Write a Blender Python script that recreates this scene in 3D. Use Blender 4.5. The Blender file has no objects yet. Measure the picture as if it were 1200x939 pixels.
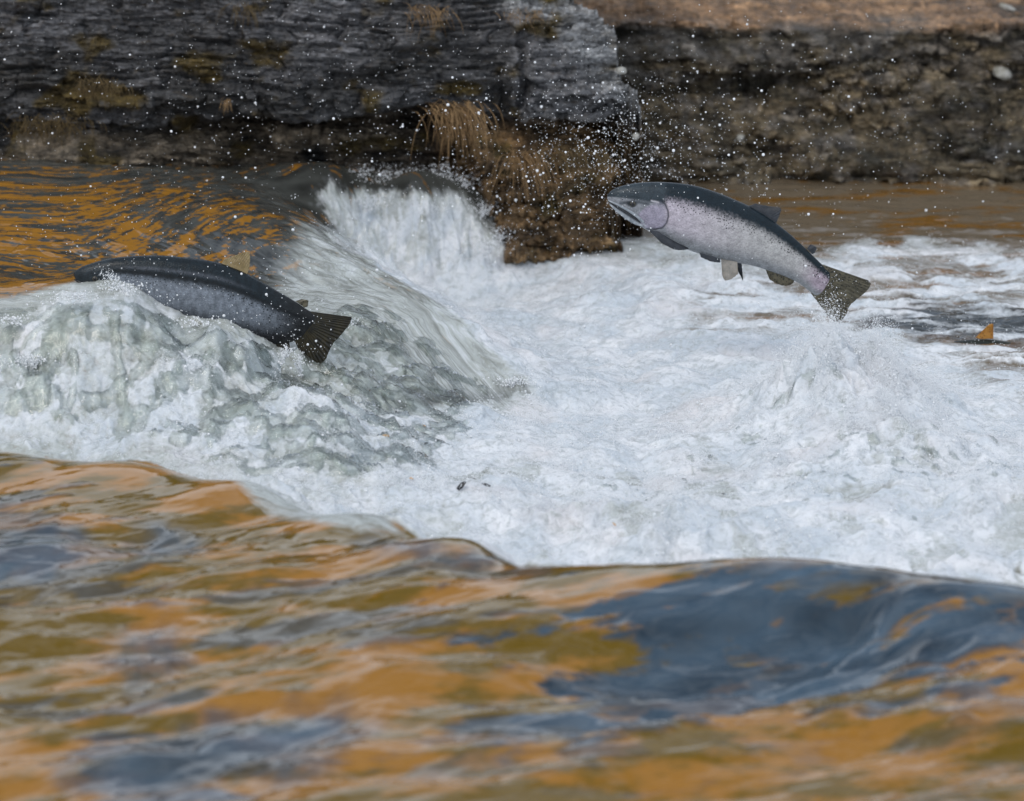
import bpy, math, random
import numpy as np
from mathutils import Vector
R = math.radians
scene = bpy.context.scene
COL = scene.collection

# ------------------------------------------------------------------ camera
F = 4763.0                       # focal length in pixels of a 1200 px wide frame
CY, CZ = -10.0, 2.6              # camera stands at (0, CY, CZ)
PITCH = math.atan2(2.6, 10.0)
cam = bpy.data.cameras.new('camera'); cam_o = bpy.data.objects.new('camera', cam); COL.objects.link(cam_o)
cam_o.location = (0, CY, CZ); cam_o.rotation_euler = (R(90) - PITCH, 0, 0)
cam.sensor_width = 36; cam.lens = 36 * F / 1200
cam.clip_start = 0.1; cam.clip_end = 2000
cam.dof.use_dof = True; cam.dof.focus_distance = 10.2; cam.dof.aperture_fstop = 3.5
scene.camera = cam_o

# ------------------------------------------------------------------ light
SUN_EL, SUN_AZ = 48.0, 35.0      # sun high, behind the left shoulder of the camera, veiled
w = bpy.data.worlds.new('World'); scene.world = w; w.use_nodes = True
nt = w.node_tree; nt.nodes.clear()
sky = nt.nodes.new('ShaderNodeTexSky'); sky.sky_type = 'NISHITA'; sky.sun_disc = False
sky.sun_elevation = R(SUN_EL); sky.sun_rotation = R(180 + SUN_AZ)
sky.air_density = 1.0; sky.dust_density = 2.0; sky.ozone_density = 1.0
bg = nt.nodes.new('ShaderNodeBackground'); bg.inputs[1].default_value = 0.12
wo = nt.nodes.new('ShaderNodeOutputWorld')
tc = nt.nodes.new('ShaderNodeTexCoord'); mp = nt.nodes.new('ShaderNodeMapping'); mp.inputs['Scale'].default_value = (1, 1, 2.2)
cl = nt.nodes.new('ShaderNodeTexNoise'); cl.inputs['Scale'].default_value = 3.2; cl.inputs['Detail'].default_value = 5; cl.inputs['Roughness'].default_value = .58
cr_ = nt.nodes.new('ShaderNodeMapRange'); cr_.inputs[1].default_value = .33; cr_.inputs[2].default_value = .56
mxw = nt.nodes.new('ShaderNodeMix'); mxw.data_type = 'RGBA'; mxw.inputs[7].default_value = (10.0, 10.9, 12.2, 1)      # bright thin cloud added to brighten reflections in the water
nt.links.new(tc.outputs['Generated'], mp.inputs[0]); nt.links.new(mp.outputs[0], cl.inputs['Vector']); nt.links.new(cl.outputs['Fac'], cr_.inputs[0])
nt.links.new(cr_.outputs[0], mxw.inputs[0]); nt.links.new(sky.outputs[0], mxw.inputs[6]); nt.links.new(mxw.outputs[2], bg.inputs[0]); nt.links.new(bg.outputs[0], wo.inputs[0])
sun = bpy.data.lights.new('sun', 'SUN'); sun.energy = 1.0; sun.angle = R(20); sun.color = (1.0, 0.94, 0.86)
sun_o = bpy.data.objects.new('sun', sun); COL.objects.link(sun_o)
sun_o.rotation_euler = (R(90 - SUN_EL), 0, R(-SUN_AZ))
scene.view_settings.view_transform = 'Standard'; scene.view_settings.look = 'None'
scene.view_settings.exposure = -0.22; scene.view_settings.gamma = 1.0
scene.render.resolution_x = 1024; scene.render.resolution_y = 801

# ------------------------------------------------------------------ measuring helpers
SP, CP = math.sin(PITCH), math.cos(PITCH)
def ray(px, py):
    a = (px - 600) / F; b = -(py - 469.5) / F
    return np.array([a, CP + b * SP, -SP + b * CP])
def at_z(px, py, z):
    d = ray(px, py); t = (z - CZ) / d[2]
    return np.array([d[0] * t, CY + d[1] * t, z])
def at_y(px, py, y):
    d = ray(px, py); t = (y - CY) / d[1]
    return np.array([d[0] * t, y, CZ + d[2] * t])
def to_px(x, y, z):
    dy = y - CY; dz = z - CZ
    depth = dy * CP - dz * SP
    return 600 + F * x / depth, 469.5 - F * (dy * SP + dz * CP) / depth

_rs = np.random.RandomState(7)
_perm = np.concatenate([_rs.permutation(512)] * 2)
_ang = _rs.rand(512) * 2 * np.pi
_gx, _gy = np.cos(_ang).astype(np.float32), np.sin(_ang).astype(np.float32)
def perlin(x, y, seed=0):
    x = np.asarray(x, dtype=np.float64) + seed * 37.17; y = np.asarray(y, dtype=np.float64) + seed * 91.7
    xi = np.floor(x).astype(np.int64); yi = np.floor(y).astype(np.int64)
    xf = (x - xi).astype(np.float32); yf = (y - yi).astype(np.float32)
    u = xf * xf * xf * (xf * (xf * 6 - 15) + 10); v = yf * yf * yf * (yf * (yf * 6 - 15) + 10)
    def g(ix, iy, fx, fy):
        h = _perm[(_perm[ix & 511] + iy) & 511]
        return _gx[h] * fx + _gy[h] * fy
    a = g(xi, yi, xf, yf); b = g(xi + 1, yi, xf - 1, yf)
    c = g(xi, yi + 1, xf, yf - 1); d = g(xi + 1, yi + 1, xf - 1, yf - 1)
    return (a + u * (b - a)) * (1 - v) + (c + u * (d - c)) * v
def fbm(x, y, oct=4, seed=0, gain=.5, lac=2.03):
    r = 0; a = 1
    for i in range(oct):
        r = r + a * perlin(x, y, seed + i * 3); x = x * lac; y = y * lac; a *= gain
    return r
def ridged(x, y, oct=4, seed=0, gain=.55):
    r = 0; a = 1
    for i in range(oct):
        r = r + a * (1 - np.abs(perlin(x, y, seed + i * 3)) * 2.2); x = x * 2.03; y = y * 2.03; a *= gain
    return r / (1 / (1 - gain))
def billow(x, y, oct=4, seed=0, gain=.5):
    r = 0; a = 1
    for i in range(oct):
        r = r + a * np.abs(perlin(x, y, seed + i * 3)) * 2; x = x * 2.03; y = y * 2.03; a *= gain
    return r
def sst(a, b, x):
    t = np.clip((x - a) / (b - a), 0, 1); return t * t * (3 - 2 * t)

# ------------------------------------------------------------------ object helpers
def tag(o, label=None, cat=None, group=None, kind=None):
    if label: o['label'] = label
    if cat: o['category'] = cat
    if group: o['group'] = group
    if kind: o['kind'] = kind
    return o
def link(name, me, mat=None, parent=None, loc=None):
    o = bpy.data.objects.new(name, me); COL.objects.link(o)
    if mat: me.materials.append(mat)
    if parent: o.parent = parent
    if loc is not None: o.location = loc
    return o
def empty(name, loc):
    o = bpy.data.objects.new(name, None); COL.objects.link(o); o.location = loc; o.empty_display_size = .05
    return o
def mesh_np(name, V, Fq, smooth=True):
    V = np.asarray(V, dtype=np.float32); Fq = np.asarray(Fq, dtype=np.int32)
    me = bpy.data.meshes.new(name); n = Fq.shape[1]
    me.vertices.add(len(V)); me.vertices.foreach_set('co', V.ravel())
    me.loops.add(Fq.size); me.loops.foreach_set('vertex_index', Fq.ravel())
    me.polygons.add(len(Fq))
    me.polygons.foreach_set('loop_start', np.arange(0, Fq.size, n, dtype=np.int32))
    me.polygons.foreach_set('loop_total', np.full(len(Fq), n, dtype=np.int32))
    if smooth: me.polygons.foreach_set('use_smooth', np.ones(len(Fq), dtype=bool))
    me.update(calc_edges=True); me.validate()
    return me
def grid_faces(nu, nv, wrap_v=False):
    i = np.arange(nu - 1)[:, None]; j = np.arange(nv if wrap_v else nv - 1)[None, :]
    jn = (j + 1) % nv
    a = i * nv + j; b = i * nv + jn; c = (i + 1) * nv + jn; d = (i + 1) * nv + j
    return np.stack([a + 0 * b, b + 0 * a, c, d], -1).reshape(-1, 4)
def attr(me, name, rgb):
    a = me.attributes.new(name, 'FLOAT_COLOR', 'POINT')
    c = np.ones((len(me.vertices), 4), dtype=np.float32); c[:, :rgb.shape[1]] = rgb
    a.data.foreach_set('color', c.ravel())
def attrf(me, name, v):
    a = me.attributes.new(name, 'FLOAT', 'POINT'); a.data.foreach_set('value', np.asarray(v, dtype=np.float32).ravel())

class NT:
    def __init__(s, name):
        s.m = bpy.data.materials.new(name); s.m.use_nodes = True; s.t = s.m.node_tree; s.t.nodes.clear()
        s.out = s.t.nodes.new('ShaderNodeOutputMaterial')
    def n(s, typ, **kw):
        nd = s.t.nodes.new('ShaderNode' + typ)
        for k, v in kw.items():
            if k.startswith('i_'):
                key = k[2:]
                nd.inputs[int(key) if key.isdigit() else key.replace('_', ' ')].default_value = v
            else: setattr(nd, k, v)
        return nd
    def l(s, a, b): s.t.links.new(a, b)
    def attr(s, name, what='Fac'): return s.n('Attribute', attribute_name=name).outputs[what]
    def noise(s, vec, scale, detail=4, rough=.55, dist=0):
        nd = s.n('TexNoise'); nd.inputs['Scale'].default_value = scale; nd.inputs['Detail'].default_value = detail
        nd.inputs['Roughness'].default_value = rough; nd.inputs['Distortion'].default_value = dist
        if vec is not None: s.l(vec, nd.inputs['Vector'])
        return nd.outputs['Fac']
    def voro(s, vec, scale, feature='F1', rnd=1, out='Distance'):
        nd = s.n('TexVoronoi', feature=feature); nd.inputs['Scale'].default_value = scale; nd.inputs['Randomness'].default_value = rnd
        if vec is not None: s.l(vec, nd.inputs['Vector'])
        return nd.outputs[out]
    def scale(s, vec, sc, rot=(0, 0, 0)):
        m = s.n('Mapping'); m.inputs['Scale'].default_value = sc; m.inputs['Rotation'].default_value = rot; s.l(vec, m.inputs[0]); return m.outputs[0]
    def ramp(s, fac, pts):
        r = s.n('ValToRGB'); e = r.color_ramp.elements
        while len(e) < len(pts): e.new(.5)
        for el, (p, c) in zip(e, pts):
            el.position = p; el.color = (*c, 1) if len(c) == 3 else c
        s.l(fac, r.inputs[0]); return r.outputs[0]
    def rng(s, v, a, b, c=0, d=1):
        m = s.n('MapRange'); s.l(v, m.inputs[0])
        for i, q in enumerate((a, b, c, d)): m.inputs[i + 1].default_value = q
        return m.outputs[0]
    def math(s, op, a, b=None):
        m = s.n('Math', operation=op)
        for i, q in enumerate((a, b)):
            if q is None: continue
            if isinstance(q, (int, float)): m.inputs[i].default_value = q
            else: s.l(q, m.inputs[i])
        return m.outputs[0]
    def mix(s, f, a, b, mode='MIX'):
        m = s.n('Mix', data_type='RGBA', blend_type=mode)
        for k, q in ((0, f), (6, a), (7, b)):
            if isinstance(q, (int, float)): m.inputs[k].default_value = q
            elif isinstance(q, tuple): m.inputs[k].default_value = (*q, 1)
            else: s.l(q, m.inputs[k])
        return m.outputs[2]
    def bump(s, h, strength, dist, prev=None):
        b = s.n('Bump'); b.inputs['Strength'].default_value = strength; b.inputs['Distance'].default_value = dist
        s.l(h, b.inputs['Height'])
        if prev: s.l(prev, b.inputs['Normal'])
        return b.outputs[0]
    def bsdf(s, **kw):
        b = s.n('BsdfPrincipled')
        for k, v in kw.items():
            k = k.replace('_', ' ')
            if isinstance(v, (int, float)): b.inputs[k].default_value = v
            elif isinstance(v, tuple): b.inputs[k].default_value = (*v, 1) if len(v) == 3 and k != 'Subsurface Radius' else v
            else: s.l(v, b.inputs[k])
        return b
    def done(s, sh): s.l(sh, s.out.inputs[0]); return s.m

# ------------------------------------------------------------------ materials
def mat_water():
    n = NT('river_water')
    co = n.n('TexCoord').outputs['Object']
    foam = n.attr('foam'); aer = n.attr('aerated'); refl_col = n.attr('refl_col', 'Color')
    # clear water with painted reflections, aerated grey-green water, foam
    f1 = n.noise(co, 44, 6, .58, .8)
    v1 = n.voro(co, 95, 'SMOOTH_F1')
    f2 = n.noise(co, 230, 3, .6)
    g1 = n.noise(co, 5.5, 4, .55, .8); g2 = n.noise(co, 15, 5, .62, 1.0)
    cell = n.math('ADD', n.math('MULTIPLY', f1, .7), n.math('ADD', n.math('MULTIPLY', f2, .20), n.math('MULTIPLY', v1, .35)))
    fo = n.math('ADD', foam, n.math('MULTIPLY', n.math('SUBTRACT', cell, .58), 1.1))
    ffac = n.rng(n.math('ADD', fo, n.math('MULTIPLY', n.math('SUBTRACT', g2, .5), 1.6)), .10, .95)
    ffac = n.math('MULTIPLY', ffac, n.rng(foam, .0, .12))
    # glassy water: clouds of fine air, with a few strands
    sv = n.attr('flow', 'Vector')
    w1 = n.noise(sv, 16, 5, .6, 1.2); w2 = n.noise(sv, 50, 5, .6, 1.5)
    ln = n.rng(n.math('ABSOLUTE', n.math('SUBTRACT', w2, .5)), .0, .035, 1, 0)
    spk = n.rng(n.noise(co, 130, 3, .6), .64, .72)
    aer2 = n.math('MULTIPLY', n.rng(n.math('ADD', aer, n.math('MULTIPLY', n.math('SUBTRACT', w1, .5), 1.1)), .1, .8), n.rng(aer, .0, .12))
    gcol = n.ramp(n.math('ADD', n.math('MULTIPLY', w1, .7), n.math('MULTIPLY', w2, .3)), [(.30, (.22, .22, .18)), (.43, (.36, .375, .34)), (.55, (.47, .495, .47)), (.66, (.66, .68, .70))])
    gcol = n.mix(n.math('MULTIPLY', ln, .28), gcol, (.62, .66, .67)); gcol = n.mix(n.math('MULTIPLY', spk, .55), gcol, (.75, .78, .79))
    base = n.mix(aer2, refl_col, gcol)
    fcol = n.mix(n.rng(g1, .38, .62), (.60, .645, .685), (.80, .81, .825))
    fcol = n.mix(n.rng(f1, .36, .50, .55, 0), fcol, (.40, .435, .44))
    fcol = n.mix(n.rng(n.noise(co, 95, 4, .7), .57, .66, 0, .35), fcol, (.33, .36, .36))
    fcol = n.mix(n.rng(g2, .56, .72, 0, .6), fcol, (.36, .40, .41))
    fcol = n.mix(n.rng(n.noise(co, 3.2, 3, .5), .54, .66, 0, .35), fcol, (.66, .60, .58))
    b1 = n.bump(n.noise(co, 70, 3, .5, .4), .03, .004)
    b1 = n.bump(n.math('MULTIPLY', n.math('ADD', w1, n.math('MULTIPLY', w2, .35)), aer), .55, .016, b1)
    # clear water: painted reflections form a flat matte colour, the surface on top only mirrors
    up = n.n('CombineXYZ'); up.inputs[2].default_value = 1.0
    dif = n.n('BsdfDiffuse'); n.l(refl_col, dif.inputs['Color']); n.l(up.outputs[0], dif.inputs['Normal'])
    glo = n.n('BsdfGlossy'); glo.inputs['Roughness'].default_value = .07; glo.inputs['Color'].default_value = (1, 1, 1, 1); n.l(b1, glo.inputs['Normal'])
    fr = n.n('Fresnel'); fr.inputs['IOR'].default_value = 1.31; n.l(b1, fr.inputs['Normal'])
    wat = n.n('MixShader'); n.l(fr.outputs[0], wat.inputs[0]); n.l(dif.outputs[0], wat.inputs[1]); n.l(glo.outputs[0], wat.inputs[2])
    glassy = n.bsdf(Base_Color=gcol, Roughness=.07, IOR=1.55, Normal=b1, Subsurface_Weight=.5, Subsurface_Radius=(1.0, 1.0, 1.0), Subsurface_Scale=.012)
    clear = n.n('MixShader'); n.l(aer2, clear.inputs[0]); n.l(wat.outputs[0], clear.inputs[1]); n.l(glassy.outputs[0], clear.inputs[2])
    hb = n.math('ADD', n.math('MULTIPLY', f1, 1.0), n.math('ADD', n.math('MULTIPLY', f2, .35), n.math('MULTIPLY', v1, -.3)))
    b2 = n.bump(hb, .48, .010)
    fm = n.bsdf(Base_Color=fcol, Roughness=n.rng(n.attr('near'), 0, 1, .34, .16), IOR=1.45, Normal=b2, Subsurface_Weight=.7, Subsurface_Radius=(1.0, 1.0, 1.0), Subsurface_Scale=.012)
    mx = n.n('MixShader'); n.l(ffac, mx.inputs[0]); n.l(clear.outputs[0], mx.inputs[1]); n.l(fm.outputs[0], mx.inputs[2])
    return n.done(mx.outputs[0])
def mat_rock():
    n = NT('shale_rock')
    co = n.n('TexCoord').outputs['Object']
    st = n.scale(co, (1, 1, 2.6))
    tint = n.attr('tint', 'Color')
    a = n.noise(st, 14, 6, .65, .4); b = n.noise(st, 60, 5, .6); c = n.noise(co, 5, 4, .6)
    m1 = n.ramp(a, [(.28, (.22, .22, .22)), (.5, (.85, .85, .85)), (.70, (1.8, 1.75, 1.7))])
    m2 = n.ramp(b, [(.3, (.5, .5, .5)), (.7, (1.45, 1.45, 1.45))])
    col = n.mix(1.0, n.mix(1.0, tint, m1, 'MULTIPLY'), m2, 'MULTIPLY')
    col = n.mix(n.rng(n.noise(st, 24, 4, .6), .58, .72, 0, .55), col, (.075, .048, .02))
    h = n.math('ADD', n.math('MULTIPLY', n.noise(st, 40, 6, .7), 1.0), n.math('MULTIPLY', n.voro(n.scale(co, (1, 1, 2.2)), 48, 'F1'), 1.0))
    bp = n.bump(h, .9, .012)
    s = n.bsdf(Base_Color=col, Roughness=n.rng(c, .3, .7, .35, .7), Normal=bp, IOR=1.45)
    return n.done(s.outputs[0])
def mat_simple(name, c1, c2, sc=40, rough=.6, bump=.4, bd=.003, st=(1, 1, 1), **kw):
    n = NT(name); co = n.scale(n.n('TexCoord').outputs['Object'], st)
    f = n.noise(co, sc, 5, .6)
    s = n.bsdf(Base_Color=n.mix(n.rng(f, .35, .65), c1, c2), Roughness=rough, Normal=n.bump(n.noise(co, sc * 2, 4, .6), bump, bd), **kw)
    return n.done(s.outputs[0])
M_WATER = mat_water(); M_ROCK = mat_rock()
M_DROP = mat_simple('spray_drops', (.78, .80, .82), (.88, .89, .90), 30, .12, .1)
M_DEBRIS = mat_simple('wet_black_bark', (.012, .013, .014), (.03, .03, .03), 90, .25)
M_FLECK = mat_simple('tan_fleck', (.55, .30, .12), (.75, .48, .25), 120, .4)
M_STONE = mat_simple('pale_stone', (.22, .21, .17), (.42, .41, .38), 30, .7, .5, .004)

# ------------------------------------------------------------------ water surface
def Z(px, py, z): return tuple(at_z(px, py, z))
def Y(px, py, y): return tuple(at_y(px, py, y))
ridge_px = [(-500, 190, .32), (-150, 205, .315), (120, 212, .305), (290, 235, .285), (360, 262, .27), (430, 303, .24), (500, 345, .195), (560, 393, .13), (605, 440, .05), (640, 478, .0)]
ridge = np.array([Z(*p) for p in ridge_px])
crest_px = [(-900, 500, .17), (-300, 520, .17), (0, 531, .18), (170, 545, .18), (300, 566, .19), (450, 606, .21), (560, 638, .23), (650, 664, .25), (740, 664, .26), (850, 660, .27), (950, 662, .275), (1050, 672, .285), (1200, 692, .27), (1450, 705, .25), (2100, 715, .25)]
crest = np.array([Z(*p) for p in crest_px])
P = []
P += [tuple(p) for p in ridge]
# valley just behind the tongue
for p, dz in zip(ridge[3:], (.215, .15, .05, .02, .02, .01, .0)):
    P.append((p[0] + .16, p[1] + .22, max(dz, 0) * .9 + .0))
P += [Z(0, 196, .315), Z(150, 210, .305), Z(300, 200, .245), Z(400, 198, .215), Z(400, 215, .215), Z(480, 206, .205), Z(480, 220, .20), Z(545, 212, .20), Z(550, 222, .18), Z(340, 212, .235), Z(-600, 186, .32)]
# far fall foot and pool
P += [Z(400, 262, .11), Z(455, 285, .04), Z(520, 290, .03), Z(590, 300, .0), Z(570, 255, .05), Z(700, 292, .0), Z(800, 290, .0), Z(1000, 260, .0), Z(800, 215, 0), Z(1200, 215, 0), Z(1500, 215, 0), Z(1200, 290, 0), Z(1700, 290, 0),
      Z(700, 350, .0), Z(700, 430, -.02), Z(690, 500, -.01), Z(800, 400, 0), Z(900, 350, 0), Z(1100, 350, 0), Z(1300, 350, 0), Z(1200, 430, 0), Z(1400, 500, 0), Z(1000, 500, .04), Z(1000, 600, .05), Z(850, 600, .02), Z(1200, 600, .05), Z(1150, 520, .02), Z(700, 600, .02), Z(560, 560, .03), Z(560, 500, .04), Z(800, 650, .03), Z(1100, 660, .04), Z(1900, 500, 0)]
# plateau above the near fall, left
P += [Z(0, 260, .31), Z(-300, 300, .31), Z(150, 270, .30), Z(0, 330, .295), Z(-300, 380, .30), Z(250, 300, .275), Z(320, 320, .25), Z(380, 345, .225), Z(90, 330, .285), Z(200, 330, .27)]
# water in front of the near fish and the near fall face
P += [Y(40, 372, -.36), Y(110, 348, -.36), Y(150, 350, -.37), Y(178, 370, -.37), Y(205, 396, -.37), Y(252, 390, -.38), Y(300, 418, -.38), Y(335, 444, -.38), Y(370, 440, -.36), Y(-150, 380, -.4),
      Z(420, 420, .15), Z(480, 420, .13), Z(540, 440, .07), Z(440, 480, .10), Z(500, 500, .05), Z(360, 480, .14), Z(260, 450, .17), Z(150, 430, .19), Z(60, 440, .19), Z(30, 490, .11), Z(-100, 470, .14), Z(-300, 470, .14),
      Z(120, 500, .10), Z(220, 510, .10), Z(320, 530, .10), Z(400, 560, .07), Z(480, 590, .03), Z(560, 610, .02)]
# foreground hump
for i, p in enumerate(crest):
    P.append(tuple(p)); P.append((p[0], p[1] + (.26 if i > 4 else .14), .05 if i > 4 else .10)); P.append((p[0], p[1] - .25, p[2] + .0))
for px in (-700, -200, 200, 600, 1000, 1400, 1900):
    P.append(Z(px, 800, .215)); P.append(Z(px, 940, .22)); P.append(Z(px, 1200, .2))
P += [Z(1000, 760, .215), Z(600, 740, .24), (-6, -6, .2), (0, -6, .2), (6, -6, .2), (-6, 0, .3), (6, 0, 0), (6, 3, 0), (-6, 3, .3)]
P = np.array(P)
# drop control points that sit nearly on top of one another
keep = []
for i, p in enumerate(P):
    if all((p[0] - P[k][0]) ** 2 + (p[1] - P[k][1]) ** 2 > .05 ** 2 for k in keep): keep.append(i)
P = P[keep]
def kern(r2): return .5 * r2 * np.log(r2 + 1e-9)
def fit(P, lam=2e-4):
    n = len(P); d = ((P[:, None, :2] - P[None, :, :2]) ** 2).sum(-1)
    A = np.zeros((n + 3, n + 3)); A[:n, :n] = kern(d) + lam * np.eye(n)
    A[:n, n] = 1; A[:n, n + 1:] = P[:, :2]; A[n:, :n] = A[:n, n:].T
    return np.linalg.solve(A, np.concatenate([P[:, 2], [0, 0, 0]]))
WT = fit(P)
def base_z(x, y):
    sh = np.shape(x); x = np.ravel(x); y = np.ravel(y); out = np.empty(len(x))
    for s in range(0, len(x), 60000):
        a = x[s:s + 60000]; b = y[s:s + 60000]
        k = kern((a[:, None] - P[None, :, 0]) ** 2 + (b[:, None] - P[None, :, 1]) ** 2)
        out[s:s + 60000] = k @ WT[:-3] + WT[-3] + WT[-2] * a + WT[-1] * b
    return np.clip(out, -.12, .42).reshape(sh)
def axis(lo, hi, step, LO, HI, g=1.12):
    c = list(np.arange(lo, hi, step)); s = step
    while c[-1] < HI: s *= g; c.append(c[-1] + s)
    s = step; a = []
    v = lo
    while v > LO: s *= g; v -= s; a.append(v)
    return np.array(a[::-1] + c)
XS = axis(-1.75, 1.75, .0036, -14, 14); YS = axis(-4.0, 2.6, .0056, -22, 3.6)
# coarse evaluation of the smooth base, then bilinear refinement
cx = axis(-1.8, 1.8, .02, -14, 14); cy = axis(-4.05, 2.65, .02, -22, 3.6)
CX, CYY = np.meshgrid(cx, cy, indexing='ij'); CB = base_z(CX, CYY)
def bil(x, y):
    i = np.clip(np.searchsorted(cx, x) - 1, 0, len(cx) - 2); j = np.clip(np.searchsorted(cy, y) - 1, 0, len(cy) - 2)
    u = np.clip((x - cx[i]) / (cx[i + 1] - cx[i]), 0, 1); v = np.clip((y - cy[j]) / (cy[j + 1] - cy[j]), 0, 1)
    return (CB[i, j] * (1 - u) * (1 - v) + CB[i + 1, j] * u * (1 - v) + CB[i, j + 1] * (1 - u) * v + CB[i + 1, j + 1] * u * v)
def smooth_poly(pts, n=6):
    pts = np.asarray(pts, float); out = []
    for i in range(len(pts) - 1):
        p0 = pts[max(i - 1, 0)]; p1 = pts[i]; p2 = pts[i + 1]; p3 = pts[min(i + 2, len(pts) - 1)]
        for k in range(n):
            t = k / n
            out.append(.5 * (2 * p1 + (p2 - p0) * t + (2 * p0 - 5 * p1 + 4 * p2 - p3) * t * t + (3 * p1 - p0 - 3 * p2 + p3) * t ** 3))
    out.append(pts[-1]); return np.array(out)
def curve_coords(x, y, C):
    """signed offset from a polyline (positive on its far / right-hand side) and length along it"""
    best = np.full(x.shape, 1e9); s_out = np.zeros(x.shape); n_out = np.zeros(x.shape); acc = 0
    for a, b in zip(C[:-1], C[1:]):
        d = b[:2] - a[:2]; L = np.hypot(*d); d = d / L
        t = np.clip((x - a[0]) * d[0] + (y - a[1]) * d[1], 0, L)
        ex = x - a[0] - t * d[0]; ey = y - a[1] - t * d[1]; q = ex * ex + ey * ey
        m = q < best; best[m] = q[m]; s_out[m] = (acc + t)[m]; n_out[m] = (np.sign(d[0] * ey - d[1] * ex) * np.sqrt(q))[m]
        acc += L
    return s_out, n_out
def poly_sd(px, py, poly):
    """signed pixel distance to a polygon, positive inside"""
    best = np.full(px.shape, 1e12); ins = np.zeros(px.shape, bool); m = len(poly)
    for i in range(m):
        ax, ay = poly[i]; bx, by = poly[(i + 1) % m]; dx, dy = bx - ax, by - ay; L2 = dx * dx + dy * dy + 1e-9
        t = np.clip(((px - ax) * dx + (py - ay) * dy) / L2, 0, 1)
        best = np.minimum(best, (px - ax - t * dx) ** 2 + (py - ay - t * dy) ** 2)
        c = ((ay > py) != (by > py)) & (px < dx * (py - ay) / (dy + 1e-9) + ax); ins ^= c
    return np.where(ins, 1, -1) * np.sqrt(best)

GX, GY = np.meshgrid(XS, YS, indexing='ij')
B0 = bil(GX, GY)
crest_s = smooth_poly(crest); o_ = np.argsort(crest_s[:, 0])
YC = np.interp(GX, crest_s[o_, 0], crest_s[o_, 1])
YC = YC + .03 * fbm(GX * 4, GX * 0 + 3.3, 3, 5)
FG = sst(.02, -.02, GY - YC)                                     # foreground water
RS_, RN = curve_coords(GX, GY, smooth_poly(ridge, 4))
RN = RN + .012 * fbm(RS_ * 6, RN * 3, 3, 21)
PX, PY = to_px(GX, GY, B0)
wn = 16 * fbm(GX * 9, GY * 5, 4, 31)
# regions of foam, measured on the base surface
d_pool = poly_sd(PX, PY + wn, [(430, 310), (480, 300), (590, 297), (720, 293), (860, 300), (960, 290), (1010, 282), (1100, 281), (1190, 292), (1500, 295), (1800, 400), (1800, 760), (560, 760), (380, 640), (200, 560), (0, 525), (-400, 520), (-900, 520), (-900, 400), (-300, 395), (0, 372), (95, 343), (150, 338), (190, 350), (215, 380), (300, 405), (370, 430), (430, 470), (520, 478), (600, 470), (620, 458), (600, 420), (560, 385), (500, 340)])
d_fall = poly_sd(PX, PY + wn * .6, [(365, 225), (420, 222), (480, 224), (545, 222), (600, 292), (600, 330), (470, 330), (420, 300), (385, 265)])
behind = sst(-.03, .03, RN)                                         # far side of the tongue's crest
foam = sst(-8, 26, d_pool)
foam = np.where((RN < 0) & (PY < 470) & (PX > 330), np.minimum(foam, sst(455, 500, PY + wn)), foam)
foam = np.maximum(foam, behind * sst(250, 330, PY) * sst(1000, 600, PX))
gap = fbm(GX * 15, GY * 11, 5, 55, .68)
foam = np.maximum(foam, sst(-8, 34, d_fall + 22 * gap) * behind * (1 - .65 * sst(.0, .3, gap + .05 * (1 - sst(0, 60, d_fall)))))
foam *= (1 - FG)
# quieter, streaked water on the right
quiet = sst(-25, 40, poly_sd(PX, PY + wn, [(800, 325), (960, 290), (1100, 278), (1500, 280), (1500, 480), (1180, 470), (1060, 410), (980, 395), (800, 400)]))
dark_sd = sst(-14, 14, poly_sd(PX, PY + wn * .8, [(990, 372), (1060, 356), (1130, 360), (1400, 350), (1400, 400), (1180, 400), (1100, 398), (1020, 388)]))
st = fbm(GX * 3.2 + .4 * GY, GY * 9, 5, 41)
foam = foam * (1 - quiet * sst(-.16, .20, st) * .85)
foam = foam * (1 - .85 * dark_sd * sst(-.35, .1, st + .1))
# thinner, glassier patches inside the near fall and the boil
thin = sst(.05, .45, fbm(GX * 5, GY * 4.5, 4, 51) + .15)
zone_near = sst(560, 430, PX) * sst(330, 380, PY) * (1 - FG)
foam = foam * (1 - zone_near * (.20 + .42 * thin))
boil_gap = sst(.10, .42, fbm(GX * 6.5, GY * 4, 4, 61, .6))
foam = foam * (1 - .72 * boil_gap * sst(500, 560, PY) * (1 - zone_near) * (1 - FG))
tongue = sst(.03, -.02, RN) * sst(300, 380, PX + .4 * (PY - 300)) * sst(500, 440, PY) * (1 - FG)
aer = np.clip(np.maximum(tongue * .8, zone_near * .85 * sst(.02, -.02, RN)), 0, 1)
aer = np.maximum(aer, .22 * quiet * (1 - dark_sd))
aer = np.clip(aer, 0, 1)
aer = np.maximum(aer, behind * sst(-10, 20, d_fall) * .3)
aer = np.maximum(aer, sst(.0, .3, foam) * .8 * (1 - dark_sd) * (1 - .75 * quiet))
aer = np.maximum(aer, sst(-12, 10, poly_sd(PX, PY + wn * .5, [(280, 562), (320, 555), (400, 575), (450, 590), (470, 625), (400, 622), (300, 590)])) * .95)
aer = np.maximum(aer, .95 * sst(-6, 10, poly_sd(PX, PY + wn * .6, [(-300, 350), (75, 326), (150, 316), (215, 330), (330, 385), (200, 410), (-300, 410)])) * sst(-.24, -.30, GY) * (1 - FG))
aer = np.clip(aer + .5 * (ridged(RS_ * 6, RN * 22, 3, 71) - .55) * tongue, 0, 1)
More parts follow.
